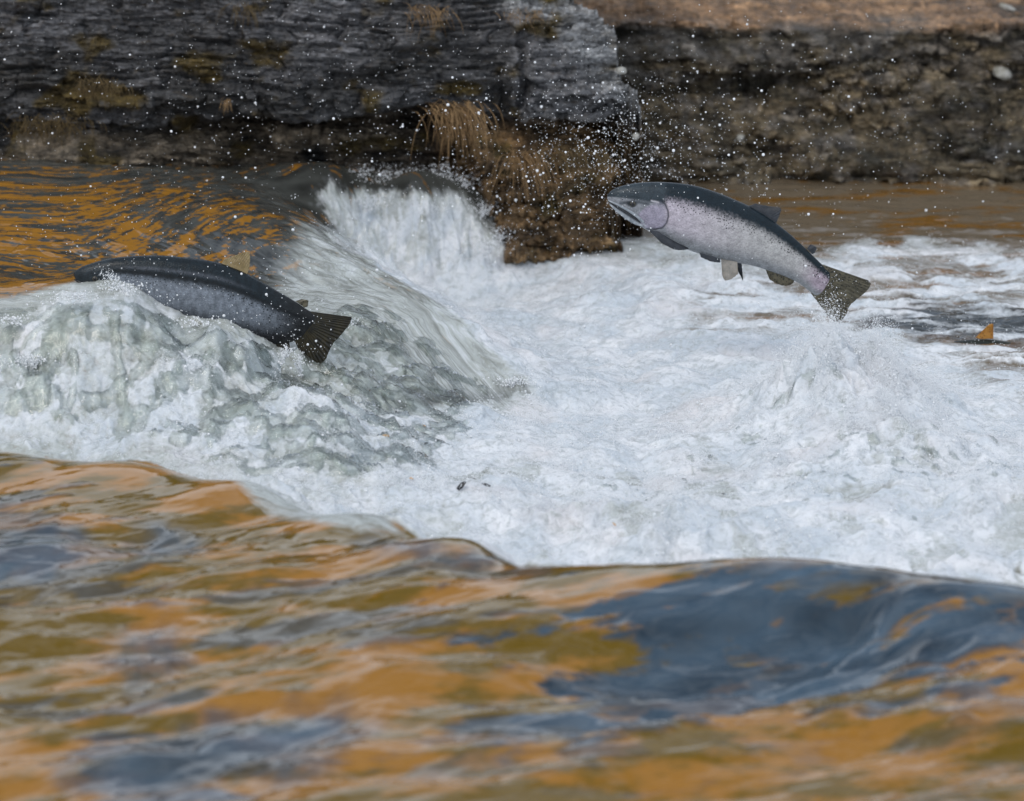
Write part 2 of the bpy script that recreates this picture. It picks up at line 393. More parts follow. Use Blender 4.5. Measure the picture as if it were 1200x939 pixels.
# clear water colour: reflected golden bank, dark rock and blue sky painted in
amber = np.array([.33, .150, .020]); olive = np.array([.145, .086, .004]); slate = np.array([.040, .046, .048]); brown = np.array([.19, .145, .095])
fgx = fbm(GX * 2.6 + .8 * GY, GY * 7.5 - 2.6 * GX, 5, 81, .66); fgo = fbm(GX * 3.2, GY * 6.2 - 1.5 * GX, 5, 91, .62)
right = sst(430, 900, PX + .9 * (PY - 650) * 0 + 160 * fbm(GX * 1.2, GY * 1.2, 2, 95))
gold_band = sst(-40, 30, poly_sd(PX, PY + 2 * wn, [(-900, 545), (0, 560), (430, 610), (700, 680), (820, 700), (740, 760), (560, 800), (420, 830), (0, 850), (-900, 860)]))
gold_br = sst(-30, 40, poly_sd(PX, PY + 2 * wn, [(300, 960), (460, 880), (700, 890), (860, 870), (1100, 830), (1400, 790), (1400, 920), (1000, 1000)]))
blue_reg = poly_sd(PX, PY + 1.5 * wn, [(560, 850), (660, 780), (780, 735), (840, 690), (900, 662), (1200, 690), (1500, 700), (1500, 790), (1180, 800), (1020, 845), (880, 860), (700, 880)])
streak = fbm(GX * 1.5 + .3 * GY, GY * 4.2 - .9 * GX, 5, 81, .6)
refl_fg = sst(.12, .32, streak + .06 - .07 * gold_band) * .85 * (1 - .35 * gold_band)  # dark and blue-grey reflections painted into the foreground colour
refl_fg = np.maximum(refl_fg, sst(-.22, .34, blue_reg / 110 + 1.5 * fgx))
refl_fg *= (1 - .75 * gold_br)
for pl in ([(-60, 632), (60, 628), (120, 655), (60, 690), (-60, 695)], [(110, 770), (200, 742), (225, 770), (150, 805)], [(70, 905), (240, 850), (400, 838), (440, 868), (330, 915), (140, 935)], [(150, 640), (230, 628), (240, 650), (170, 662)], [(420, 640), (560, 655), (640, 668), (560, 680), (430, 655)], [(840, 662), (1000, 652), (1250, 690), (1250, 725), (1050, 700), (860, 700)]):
    refl_fg = np.maximum(refl_fg, sst(-24, 22, poly_sd(PX, PY + 1.7 * wn, pl)) * .9)
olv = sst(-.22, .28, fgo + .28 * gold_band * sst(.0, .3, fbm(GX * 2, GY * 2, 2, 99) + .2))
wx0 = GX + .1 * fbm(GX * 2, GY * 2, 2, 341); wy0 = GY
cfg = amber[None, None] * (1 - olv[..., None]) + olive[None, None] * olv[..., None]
cfg = cfg * (1 - refl_fg[..., None]) + (slate * (1 + .9 * fbm(wx0 * 3 + 3 * wy0, wy0 * 6 - 4 * wx0, 3, 340))[..., None] * np.array([1.15, 1.6, 2.1])) * refl_fg[..., None]
_w = sst(60, 420, PX); SN = (GY + .12 * GX) * (1 - _w) + RN * _w; SS = GX * (1 - _w) + RS_ * _w
s_up = .55 * fbm(SS * 1.5, SN * 9, 3, 101) + .55 * fbm(SS * 3.6, SN * 30, 4, 105, .7) + .3 * fbm(GX * 40, GY * 60, 2, 107)
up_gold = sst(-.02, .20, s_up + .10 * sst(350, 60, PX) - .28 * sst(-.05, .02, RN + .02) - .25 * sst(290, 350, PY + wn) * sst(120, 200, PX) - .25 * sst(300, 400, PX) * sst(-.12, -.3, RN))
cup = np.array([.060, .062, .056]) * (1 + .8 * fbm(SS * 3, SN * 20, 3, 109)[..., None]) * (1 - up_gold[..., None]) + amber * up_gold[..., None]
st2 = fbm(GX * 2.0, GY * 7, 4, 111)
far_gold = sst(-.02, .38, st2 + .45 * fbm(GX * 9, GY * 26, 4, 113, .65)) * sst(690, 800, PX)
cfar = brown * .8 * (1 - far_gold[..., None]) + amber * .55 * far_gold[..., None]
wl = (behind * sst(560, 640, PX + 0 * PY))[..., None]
refl_col = cup * (1 - wl) + cfar * wl
dk = dark_sd[..., None]; refl_col = refl_col * (1 - dk) + slate * dk
refl_col = refl_col * (1 - FG[..., None]) + cfg * FG[..., None]
# relief
up = (1 - behind) * (1 - sst(-.5, .2, foam)) * (1 - FG)
H = B0.copy()
lump = billow(GX * 4.6 + .1 * fbm(GX * 6, GY * 6, 2, 123), GY * 4.2, 4, 121, .42) - .5
fine = ridged(GX * 26, GY * 20, 3, 131) - .5
H += foam * (.030 * lump + .0035 * fine + .0012 * fbm(GX * 90, GY * 70, 2, 135))
fallm = sst(-5, 25, d_fall) * behind
H += fallm * (.050 * fbm(GX * 13, GY * 12, 4, 57, .6) + .018 * ridged(GX * 40, GY * 34, 2, 58))
H += foam * .03 * sst(420, 520, PY) * fbm(GX * 3, GY * 2.6, 2, 141)
glass = np.clip(aer * (1 - foam), 0, 1)
H += (1 - FG) * (1 - behind) * (.0045 * fbm(RS_ * 4, RN * 14, 4, 151) + glass * .008 * (ridged(RS_ * 7, RN * 24, 4, 161) - .5))
H += zone_near * (.034 * (ridged(GX * 7, GY * 6.5, 4, 163, .5) - .5) + .006 * fbm(GX * 30, GY * 26, 3, 165)) * sst(350, 400, PY)
H += tongue * .009 * (ridged(RS_ * 6, RN * 12, 3, 167) - .5)
H += (1 - FG) * behind * (1 - foam) * .007 * fbm(GX * 5, GY * 12, 4, 171)
H += (1 - FG) * quiet * .010 * fbm(GX * 5, GY * 11, 4, 175)
# explosive boils
def boil(px, py, z, rx, ry, h, seed, sp=16):
    c = at_z(px, py, z); g = np.exp(-(((GX - c[0]) / rx) ** 2 + ((GY - c[1]) / ry) ** 2))
    return g * h * (.55 + .9 * np.clip(ridged(GX * sp * .35, GY * sp * .3, 4, seed) - .2, 0, 2) + .25 * fbm(GX * sp, GY * sp, 3, seed + 5)) * 1.0
H += (1 - FG) * (boil(985, 490, .04, .22, .24, .22, 181, 12) + boil(1060, 540, .04, .2, .2, .07, 185, 14) + boil(930, 560, .04, .16, .16, .05, 191) + boil(1160, 600, .04, .22, .2, .06, 201)
      + boil(690, 620, .02, .3, .2, .05, 211) + boil(520, 600, .02, .2, .18, .04, 221) + boil(830, 640, .02, .25, .2, .05, 231)
      + boil(60, 470, .14, .14, .12, .05, 241, 22) + boil(200, 470, .13, .16, .12, .045, 251, 22) + boil(330, 500, .1, .14, .12, .04, 261, 22) + boil(640, 470, .0, .12, .08, .03, 271))
c_ = at_z(375, 585, .10); H += (1 - FG) * .055 * np.exp(-((GX - c_[0] - .0) / .17) ** 2 - ((GY - c_[1] + .25 * (GX - c_[0])) / .06) ** 2) * (.8 + .5 * fbm(GX * 14, GY * 9, 3, 277))
# foreground swell
wx = GX + .12 * fbm(GX * 1.3, GY * 1.3, 2, 281); wy = GY - .28 * GX + .10 * fbm(GX * 1.1, GY * 1.4, 2, 285)
Hf = .055 * fbm(wx * 1.1, wy * 2.0, 2, 291) + .022 * ridged(wx * 1.8 + wy, wy * 3.2, 2, 301, .4) + .013 * fbm(wx * 3.0 + 2.0 * wy, wy * 5.5 - wx * 1.5, 2, 311, .5) + .0022 * fbm(wx * 10 + 3 * wy, wy * 19 - 6 * wx, 3, 315, .5)
Hf = Hf + refl_fg * (.022 * fbm(wx * 4 + 4 * wy, wy * 6.5 - 3.5 * wx, 2, 317, .45) + .0015 * ridged(wx * 9 + 6 * wy, wy * 17 - 4 * wx, 3, 319)) + .0018 * fbm(wx * 9, wy * 18, 2, 318)
edge = sst(0, .50, YC - GY)
H += FG * Hf * (.12 + .88 * edge)
fw = sst(-.05, -.35, RN) * sst(330, 380, PY)
DX = foam * (.018 * fbm(GX * 14, GY * 12, 3, 321)) + zone_near * .012 * fbm(GX * 18, GY * 16, 3, 325)
DY = foam * (.018 * fbm(GX * 14, GY * 12, 3, 331))
V = np.stack([GX + DX, GY + DY, H], -1).reshape(-1, 3)
me = mesh_np('water', V, grid_faces(len(XS), len(YS))[:, ::-1])
attrf(me, 'foam', foam.ravel()); attrf(me, 'aerated', aer.ravel()); attrf(me, 'near', zone_near.ravel())
fl = me.attributes.new('flow', 'FLOAT_VECTOR', 'POINT'); fl.data.foreach_set('vector', np.stack([np.where(True, RS_ * .30 * (1 - fw) + GX * fw, 0), (RN + .05 * fbm(GX * 7, GY * 7, 3, 333)) * (1 - fw) * .85 + (GY + .4 * GX) * fw, H * fw], -1).astype(np.float32).ravel()); attr(me, 'refl_col', refl_col.reshape(-1, 3))
water = tag(link('water', me, M_WATER), 'river water falling over a ledge into a white foaming pool', kind='structure')
# clear water standing over the broken fall: thin films that only mirror and let light through
def mat_film():
    n = NT('clear_water_film'); co = n.n('TexCoord').outputs['Object']
    b = n.bump(n.noise(co, 55, 4, .6, .6), .6, .006)
    g = n.n('BsdfGlossy'); g.inputs['Roughness'].default_value = .04; n.l(b, g.inputs['Normal'])
    t = n.n('BsdfTransparent'); t.inputs['Color'].default_value = (.965, .985, .965, 1)
    f = n.n('Fresnel'); f.inputs['IOR'].default_value = 1.45; n.l(b, f.inputs['Normal'])
    m = n.n('MixShader'); n.l(n.rng(f.outputs[0], .03, .6, .04, .85), m.inputs[0]); n.l(t.outputs[0], m.inputs[1]); n.l(g.outputs[0], m.inputs[2])
    return n.done(m.outputs[0])
M_FILM = mat_film()
NEARP = [(-300, 372), (95, 338), (150, 334), (215, 362), (330, 398), (400, 330), (470, 350), (600, 450), (560, 520), (470, 590), (380, 590), (200, 548), (0, 515), (-300, 510)]
BOILP = [(560, 560), (700, 520), (830, 500), (880, 430), (960, 395), (1060, 420), (1200, 500), (1300, 640), (1100, 650), (800, 640), (640, 630)]
def film(seed, lift, amp, fx, poly, xr, yr):
    i0, i1 = np.searchsorted(XS, xr); j0, j1 = np.searchsorted(YS, yr)
    sl = (slice(i0, i1, 2), slice(j0, j1, 2)); x = GX[sl]; y = GY[sl]; px = PX[sl]; py = PY[sl]
    m = sst(-8, 40, poly_sd(px, py, poly)) * (1 - FG[sl])
    h = ridged(x * fx + .6 * fbm(x * 6, y * 6, 2, seed + 1), y * fx * .9, 3, seed, .42)
    z = H[sl] - .02 + m * (lift + amp * (h - .5) + .009 * fbm(x * 24, y * 22, 3, seed + 4))
    f = grid_faces(*x.shape); k = (z > H[sl] - .012).ravel()[f].any(1); f = f[k][:, ::-1]
    used, inv = np.unique(f, return_inverse=True)
    vv = np.stack([x, y, z], -1).reshape(-1, 3)[used]
    tag(link('water', mesh_np('water', vv, inv.reshape(-1, 4)), M_FILM), kind='structure')
film(801, .016, .075, 5.5, NEARP, (-1.6, .25), (-1.0, .55)); film(821, .012, .060, 9.0, NEARP, (-1.6, .25), (-1.0, .55))
film(841, .000, .060, 6.5, BOILP, (-.2, 1.6), (-1.6, .4))
def water_h(x, y):
    i = np.clip(np.searchsorted(XS, x), 0, len(XS) - 1); j = np.clip(np.searchsorted(YS, y), 0, len(YS) - 1)
    return H[i, j]

# ------------------------------------------------------------------ rock banks
def strata(x, z, seed, thick=.016, amp=.03):
    """relief of broken beds: each layer is cut into blocks of random length and projection"""
    out = 0; tone = 0
    for lv, (th, am, ln) in enumerate(((thick * 3.4, 1.35, 4.2), (thick, .75, 13), (thick * .5, .28, 34))):
        zz = z + .05 * fbm(x * .9, x * 0 + seed, 2, seed) + (.030, .014, .006)[lv] * fbm(x * (3, 6, 12)[lv], z * (4, 8, 16)[lv], 3, seed + 3 + lv)
        rs = np.random.RandomState(seed + lv); e = [-0.8]
        while e[-1] < 3: e.append(e[-1] + th * (.35 + 1.6 * rs.rand() ** 1.5))
        e = np.array(e); k = np.searchsorted(e, zz) - 1; fr = (zz - e[k]) / (e[k + 1] - e[k])
        off = rs.rand(len(e)) * 10; fq = ln * (.5 + 1.3 * rs.rand(len(e)))
        cx_ = (x + .05 * perlin(x * 8, zz * 20, seed + 7)) * fq[k] + off[k]; ci = np.floor(cx_).astype(np.int64); cf = cx_ - ci
        rnd = _perm[(_perm[ci & 511] + k * 7 + lv) & 511] / 512.0
        prof = np.clip(fr * 5, 0, 1) ** .6 * np.clip((1 - fr) * 3, 0, 1) ** .6
        crk = np.clip(np.minimum(cf, 1 - cf) * 14, 0, 1) ** .6
        out = out + am * ((rnd - .4) * (.45 + .55 * prof * crk) - .35 * (1 - prof * crk))
        tone = tone + (.5, .6, .5)[lv] * (rnd - .5) + .25 * (prof * crk - .6)
    return amp * out, tone
def rock_sheet(name, xs, prof, tintfn, seed, thick, amp, label):
    """prof(x) -> arrays Y, Z along the profile; displaced towards the river by layered relief"""
    X = np.repeat(xs[:, None], prof(xs[:1])[0].shape[1], 1); Yp, Zp = prof(xs)
    dY = np.gradient(Yp, axis=1); dZ = np.gradient(Zp, axis=1); L = np.hypot(dY, dZ) + 1e-9
    nY, nZ = -dZ / L, dY / L
    D, tone = strata(X, Zp + .3 * (Yp - Yp.min()), seed, thick, amp)
    steep = np.clip(np.abs(dZ) / L * 1.4, .25, 1)
    D = D * steep + .045 * fbm(X * 2.2, Zp * 4 + Yp * 2, 3, seed + 9) + .010 * fbm(X * 14, Zp * 26 + Yp * 14, 4, seed + 11) + .004 * fbm(X * 60, Zp * 90 + Yp * 60, 2, seed + 13)
    Vv = np.stack([X, Yp + nY * D, Zp + nZ * D], -1).reshape(-1, 3)
    m = mesh_np(name, Vv, grid_faces(*X.shape)[:, ::-1])
    px, py = to_px(Vv[:, 0], Vv[:, 1], Vv[:, 2])
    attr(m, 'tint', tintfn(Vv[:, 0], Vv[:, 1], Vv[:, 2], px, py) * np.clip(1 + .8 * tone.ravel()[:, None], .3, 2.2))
    return tag(link(name, m, M_ROCK), label, kind='structure')
def resample(py_, pz_, step):
    pass
# near bank: dark shale shelf with a paler block at its right end and a brown undercut below
XB = axis(-2.3, .66, .0038, -14, .70)
def prof_near(x):
    zt = np.concatenate([np.arange(-.25, 1.02, .0035), 1.02 + np.cumsum(np.full(30, .01))])
    n = len(zt); Zp = np.repeat(zt[None, :], len(x), 0); X = np.repeat(x[:, None], n, 1)
    px, py = to_px(X, 1.62 + 0 * X, Zp)
    bl = sst(585, 615, px + 6 * perlin(Zp * 20, X * 3, 3))                       # the pale block
    Yp = 1.66 + 0 * X + .10 * sst(-1.2, .3, X) + .30 * np.clip(Zp - .42, 0, 2) + .10 * np.clip(Zp - .75, 0, 2)
    und = sst(.50, .40, Zp) * sst(.30, .36, Zp + .02 * perlin(X * 5, X * 0, 5))  # dark slot under the shelf
    Yp += .08 * und * (1 - .2 * bl)
    ledge = sst(.36, .30, Zp); Yp -= .05 * ledge * sst(540, 480, px)
    Yp += .31 * sst(.42, .36, Zp) * sst(120, 320, px) * sst(575, 535, px + 120 * (Zp - .2))
    Yp += bl * (-.10 * sst(.36, .40, Zp) + .16 * np.clip(Zp - .55, 0, 1))
    lower = sst(.40, .34, Zp) * sst(470, 560, px)
    Yp += lower * (.08 - .12 * sst(.34, .0, Zp) + .07 * fbm(X * 4.5, Zp * 5, 3, 77) + .02 * fbm(X * 16, Zp * 18, 3, 78))
    crack = np.exp(-((px - 612 - 8 * perlin(Zp * 14, X * 0, 8)) / 7) ** 2) * sst(.38, .45, Zp) * sst(.72, .6, Zp); Yp += .07 * crack
    # right end of the bank
    exz = np.array([-.3, 0, .1, .20, .30, .36, .40, .50, .60, .68, .74, .80, 1.3]); exx = np.array([728, 728, 716, 738, 730, 722, 742, 742, 722, 700, 672, 658, 640])
    ex = np.interp(Zp, exz, exx) + 20 * fbm(Zp * 9, Zp * 0 + 2, 4, 12, .6)
    Yp += .10 * sst(-70, 0, px - ex) + 1.2 * np.clip((px - ex) / 26, 0, 1) ** 1.3
    endk = np.clip((px - ex) / 22, 0, 1)
    back = np.clip(Zp - 1.02, 0, 9); Yp = Yp + back * 9
    Zp = np.minimum(Zp, 1.02 + back * .25)
    Zp = Zp - endk * 1.4
    return Yp, Zp
def tint_near(x, y, z, px, py):
    grey = np.array([.088, .088, .092]); dark = np.array([.030, .029, .027]); brown_ = np.array([.150, .092, .042]); pale = np.array([.27, .275, .28]); tan = np.array([.20, .15, .10])
    n1 = fbm(x * 3, z * 7, 4, 401)[:, None]; n2 = fbm(x * 9, z * 16, 4, 405)[:, None]
    c = dark + (grey - dark) * np.clip(.55 + 1.1 * n1 + .6 * sst(120, 0, py)[:, None], 0, 1.4)  # sky sheen painted in: lighter towards the top of the bank
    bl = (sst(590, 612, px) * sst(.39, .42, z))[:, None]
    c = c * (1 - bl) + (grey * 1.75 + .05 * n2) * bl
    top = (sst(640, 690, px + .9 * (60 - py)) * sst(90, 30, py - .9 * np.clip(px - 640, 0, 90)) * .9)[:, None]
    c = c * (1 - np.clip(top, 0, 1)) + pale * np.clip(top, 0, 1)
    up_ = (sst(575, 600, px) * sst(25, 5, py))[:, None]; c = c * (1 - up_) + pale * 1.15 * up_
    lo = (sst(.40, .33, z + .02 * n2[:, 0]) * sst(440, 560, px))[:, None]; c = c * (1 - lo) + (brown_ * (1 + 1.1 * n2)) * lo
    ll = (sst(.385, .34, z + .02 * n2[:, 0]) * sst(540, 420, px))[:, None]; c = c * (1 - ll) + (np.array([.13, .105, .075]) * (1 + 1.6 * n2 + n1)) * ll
    moss = sst(.0, .3, fbm(x * 6, z * 10, 4, 411) + .55 * np.exp(-((px - 95) / 60) ** 2 - ((py - 120) / 40) ** 2) - .2)[:, None]
    c = c * (1 - moss) + np.array([.075, .052, .014]) * moss
    return np.clip(c, .008, .6)
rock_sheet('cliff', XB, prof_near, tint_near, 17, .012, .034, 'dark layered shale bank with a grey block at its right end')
# far bank on the right, with its flat tan top
XF = axis(.0, 2.4, .0045, -14, 14)
def prof_far(x):
    zt = np.arange(-.2, .46, .0038); nb = 120
    Zp = np.concatenate([zt, .46 + .012 * np.cumsum(np.linspace(.1, 1, nb) ** 1.0) * .28]); Yb = np.concatenate([0 * zt, np.cumsum(np.linspace(.006, .03, nb))])
    nu = 60; Zp = np.concatenate([Zp, Zp[-1] + np.cumsum(np.full(nu, .012))]); Yb = np.concatenate([Yb, Yb[-1] + np.cumsum(np.full(nu, .016))])
    X = np.repeat(x[:, None], len(Zp), 1); Zg = np.repeat(Zp[None], len(x), 0)
    Yp = 2.86 + np.repeat(Yb[None], len(x), 0) + .45 * np.clip(Zg, 0, .46) ** 1.1 - .06 * sst(.3, .0, Zg) + .14 * sst(.5, 2.0, X) * 0
    Yp += .16 * fbm(X * 1.6, Zg * 3.2, 3, 61) + .05 * fbm(X * 6, Zg * 9, 3, 62)
    Zg = Zg + .05 * fbm(X * 2.2, X * 0 + 4, 3, 63) * sst(.2, .45, Zg)
    return Yp, Zg
def tint_far(x, y, z, px, py):
    g = np.array([.185, .142, .084]); d = np.array([.045, .040, .028]); tan = np.array([.225, .135, .072]); gr = np.array([.13, .13, .135])
    n1 = fbm(x * 3, z * 9, 4, 501)[:, None]; n2 = fbm(x * 10, z * 26, 4, 505)[:, None]
    c = d + (g - d) * np.clip(.6 + 1.0 * n1 + .6 * n2, 0, 1.5)
    m = sst(0, .35, n2[:, 0] + .3 * sst(.2, .42, z))[:, None] * .5; c = c * (1 - m) + gr * m
    t = sst(.435, .47, z + .02 * n1[:, 0])[:, None]; c = c * (1 - t) + tan * (1 + .8 * n1 + .5 * n2) * t
    t2 = sst(.62, .68, z)[:, None]; c = c * (1 - t2) + g * 1.2 * t2
    return np.clip(c, .008, .6)
rock_sheet('cliff', XF, prof_far, tint_far, 29, .017, .050, 'brown and grey layered shale bank with a flat tan top')
# ground behind the banks
gx = np.linspace(-150, 150, 220); gy = np.concatenate([np.linspace(3.2, 8, 40), np.linspace(8.5, 220, 120)])
AX, AY = np.meshgrid(gx, gy, indexing='ij')
AZ = .2 + .75 * sst(3.2, 5.5, AY) + .06 * np.clip(AY - 6, 0, 400) + .3 * fbm(AX * .12, AY * .12, 3, 601)
AZ = np.where(AY < 4.0, np.minimum(AZ, .3), AZ)
gm = mesh_np('ground', np.stack([AX, AY, AZ], -1).reshape(-1, 3), grid_faces(*AX.shape)[:, ::-1])
attr(gm, 'tint', np.repeat(np.array([[.15, .10, .05]]), AX.size, 0))
tag(link('ground', gm, M_ROCK), 'brown ground rising behind the rock banks', kind='structure')

# ------------------------------------------------------------------ stones, debris, flecks
def lump_mesh(name, size, seed, sub=4, rough=.25):
    import bmesh
    bm = bmesh.new(); bmesh.ops.create_icosphere(bm, subdivisions=sub, radius=1)
    rs = np.random.RandomState(seed); ns = rs.randn(9, 3); ns /= np.linalg.norm(ns, axis=1)[:, None]; cut = .55 + .35 * rs.rand(9)
    for v in bm.verts:
        p = np.array(v.co)
        for n_, c_ in zip(ns, cut):
            q = p @ n_
            if q > c_: p = p - n_ * (q - c_) * .85
        p = p * (1 + rough * .3 * float(perlin(np.array([p[0] * 2 + p[2]]), np.array([p[1] * 2 - p[2]]), seed)[0]))
        v.co = p * np.array(size)
    me = bpy.data.meshes.new(name); bm.to_mesh(me); bm.free()
    for p in me.polygons: p.use_smooth = True
    return me
def on_plane(px, py, y): return at_y(px, py, y)
o = tag(link('stone', lump_mesh('stone', (.034, .03, .024), 3), M_STONE, loc=on_plane(1174, 87, 3.0)), 'pale rounded stone lodged in the far shale bank', 'stone', 'loose stones on the far bank')
o.rotation_euler = (.2, .3, .2)
o = tag(link('stone', lump_mesh('stone', (.03, .022, .012), 5), M_STONE, loc=at_z(1181, 9, .50)), 'small flat pale stone on the tan top of the far bank', 'stone', 'loose stones on the far bank')
o.rotation_euler = (0, .35, 0)
for px, py, y, sz, sd, lab in ((868, 162, 2.86, .016, 7, 'small upright tan stone low in the far shale bank'), (728, 83, 1.66, .016, 9, 'small pale stone on the right shoulder of the grey block'),
                               (745, 160, 1.72, .014, 11, 'small pale stone at the foot of the grey block')):
    tag(link('stone', lump_mesh('stone', (sz, sz, sz * .9), sd, 3), M_STONE, loc=on_plane(px, py, y)), lab, 'stone', 'small pale stones in the banks')

# ------------------------------------------------------------------ dry grass
M_GRASS = mat_simple('dry_grass', (.16, .085, .028), (.34, .21, .09), 60, .6, .1)
M_MOSS = mat_simple('river_moss', (.06, .04, .012), (.15, .095, .03), 50, .7, .1)
def tuft(name, label, base, n, length, spread, droop, lean, mat, seed, wid=.0016, width_y=.02, cat='grass tuft', group='dry grass hanging from the shale'):
    rs = np.random.RandomState(seed); V = []; Fq = []; k = 7
    for b in range(n):
        p = np.array(base) + rs.randn(3) * np.array([spread, width_y, spread * .25]) - np.array(base)
        L = length * (.45 + .75 * rs.rand()); a = rs.randn() * .5 + lean
        d = np.array([np.sin(a), -.35 - .4 * rs.rand(), .55 * rs.rand() + .1]); d /= np.linalg.norm(d)
        wv = wid * (.5 + rs.rand()); sway = rs.randn(3) * .12; i0 = len(V)
        for s in range(k):
            t = s / (k - 1); r = wv * (1 - .85 * t)
            for q in (0, 2.09, 4.19): V.append(p + np.array([np.cos(q) * r, np.sin(q) * r, 0]) + 0)
            d = d + np.array([0, .06, -droop]) / k * 2 + sway / k * 2; d /= np.linalg.norm(d); p = p + d * L / (k - 1)
        for s in range(k - 1):
            for q in range(3):
                a0 = i0 + s * 3 + q; a1 = i0 + s * 3 + (q + 1) % 3; Fq.append((a0, a1, a1 + 3, a0 + 3))
    m = mesh_np(name, np.array(V), Fq)
    return tag(link(name, m, mat, loc=base), label, cat, group)
tuft('grass_tuft', 'large tuft of straw-coloured grass drooping under the dark shelf', on_plane(530, 124, 1.56), 150, .17, .038, 1.9, .45, M_GRASS, 1, wid=.0019)
tuft('grass_tuft', 'brown grass hanging beneath the grey block', on_plane(610, 180, 1.60), 90, .16, .03, 1.8, .55, M_GRASS, 2)
tuft('grass_tuft', 'dull brown grass matted on the undercut rock right of the hanging tuft', on_plane(670, 178, 1.62), 110, .13, .05, 1.9, .3, M_MOSS, 3)
tuft('grass_tuft', 'dry grass at the top edge of the bank, left of the pale block', on_plane(500, 10, 1.70), 60, .09, .03, 1.6, .3, M_GRASS, 4, wid=.0014)
tuft('grass_tuft', 'faint brown grass strands at the top of the bank left of centre', on_plane(287, 8, 1.68), 45, .08, .025, 1.7, .1, M_MOSS, 5, wid=.0014)
tuft('grass_tuft', 'tan grass growing on the pale top of the block', on_plane(612, 16, 1.70), 60, .05, .035, 1.2, .2, M_GRASS, 6, wid=.0013)
tuft('moss_clump', 'brown moss clump on the dark bank at far left', on_plane(112, 98, 1.58), 240, .06, .035, 1.7, .2, M_MOSS, 7, wid=.0016, cat='moss', group='moss on the dark bank')
tuft('moss_clump', 'low olive moss along the foot of the dark bank at far left', on_plane(55, 145, 1.60), 320, .06, .055, 1.6, .1, M_MOSS, 8, wid=.0015, cat='moss', group='moss on the dark bank')
tuft('moss_clump', 'small orange-brown moss sprig halfway along the dark bank', on_plane(266, 118, 1.58), 26, .04, .006, 2.2, .0, M_GRASS, 9, wid=.0014, cat='moss', group='moss on the dark bank')
tuft('dry_twig', 'single pale twig leaning off the far bank beside the grey block', on_plane(752, 128, 1.9), 2, .09, .002, -1.2, .6, M_GRASS, 10, wid=.0010, cat='twig', group='thin twigs on the far bank')
tuft('dry_twig', 'thin pale twig on the far bank above the leaping fish', on_plane(908, 118, 2.78), 2, .08, .002, .9, .9, M_GRASS, 11, wid=.0010, cat='twig', group='thin twigs on the far bank')

# ------------------------------------------------------------------ salmon
def cr(pts, n):
    pts = np.asarray(pts, float); m = len(pts); u = np.linspace(0, m - 1, n); i = np.minimum(u.astype(int), m - 2); t = (u - i)[:, None]
    p0 = pts[np.maximum(i - 1, 0)]; p1 = pts[i]; p2 = pts[i + 1]; p3 = pts[np.minimum(i + 2, m - 1)]
    return .5 * (2 * p1 + (p2 - p0) * t + (2 * p0 - 5 * p1 + 4 * p2 - p3) * t ** 2 + (3 * p1 - p0 - 3 * p2 + p3) * t ** 3)
def pl_dist(x, z, C):
    b = np.full(x.shape, 1e9)
    for a, c in zip(C[:-1], C[1:]):
        d = np.array(c) - np.array(a); L2 = d @ d + 1e-9; t = np.clip(((x - a[0]) * d[0] + (z - a[1]) * d[1]) / L2, 0, 1)
        b = np.minimum(b, np.hypot(x - a[0] - t * d[0], z - a[1] - t * d[1]))
    return b
def mat_skin(name, rough=.28):
    n = NT(name); co = n.n('TexCoord').outputs['Object']
    col = n.attr('skin', 'Color'); sp = n.attr('spots')
    v = n.voro(co, 185, 'F1'); nz = n.noise(co, 160, 3, .6)
    fac = n.math('MULTIPLY', n.rng(n.math('ADD', v, n.math('MULTIPLY', nz, .35)), .52, .40), n.rng(n.math('SUBTRACT', sp, n.voro(n.scale(co, (1, 1, 1)), 185, 'F1', out='Color')), -.1, .12))
    col2 = n.mix(fac, col, (.012, .015, .016))
    sc = n.voro(n.scale(co, (1, 1, 1.25)), 300, 'F1')
    shade = n.rng(n.voro(n.scale(co, (1, 1, 1.25)), 300, 'F1', out='Color'), 0, 1, .72, 1.22)
    hs = n.n('HueSaturation'); n.l(col2, hs.inputs['Color']); n.l(shade, hs.inputs['Value']); col2 = hs.outputs[0]
    col2 = n.mix(n.rng(n.noise(co, 26, 5, .65), .3, .75, 0, .35), col2, n.mix(1.0, col2, (.62, .63, .66), 'MULTIPLY'))
    b = n.bump(sc, .45, .0014); b = n.bump(n.noise(co, 45, 3, .5), .12, .004, b)
    s = n.bsdf(Base_Color=col2, Roughness=rough, IOR=1.45, Metallic=.1, Specular_IOR_Level=.22, Coat_Weight=.10, Coat_Roughness=.06, Normal=b)
    return n.done(s.outputs[0])
def mat_fin(name, c1, c2, spots=.5):
    n = NT(name); co = n.n('TexCoord').outputs['Object']
    v = n.voro(co, 150, 'F1'); f = n.noise(co, 50, 4, .6)
    c = n.mix(n.rng(f, .35, .65), c1, c2); c = n.mix(n.rng(v, .36, .26, 0, spots), c, (.012, .012, .010))
    s = n.bsdf(Base_Color=c, Roughness=.35, Specular_IOR_Level=.3, Coat_Weight=.15, Coat_Roughness=.1, Subsurface_Weight=.1, Subsurface_Radius=(.01, .006, .003), Subsurface_Scale=.3)
    return n.done(s.outputs[0])
M_SKIN = mat_skin('salmon_skin'); M_SKIN2 = mat_skin('wet_salmon_skin', .2)
M_EYE = mat_simple('fish_eye_iris', (.035, .032, .025), (.09, .08, .055), 200, .1, 0)
M_PUPIL = mat_simple('fish_pupil', (.004, .004, .005), (.006, .006, .008), 50, .05, 0)
M_JAW = mat_simple('fish_jaw', (.20, .23, .26), (.42, .45, .48), 90, .25, .2, .001)
M_GUM = mat_simple('fish_mouth_inside', (.012, .014, .017), (.03, .035, .04), 80, .3, .1)
M_TAIL = mat_fin('tail_fin_skin', (.05, .045, .028), (.12, .105, .068), .97)
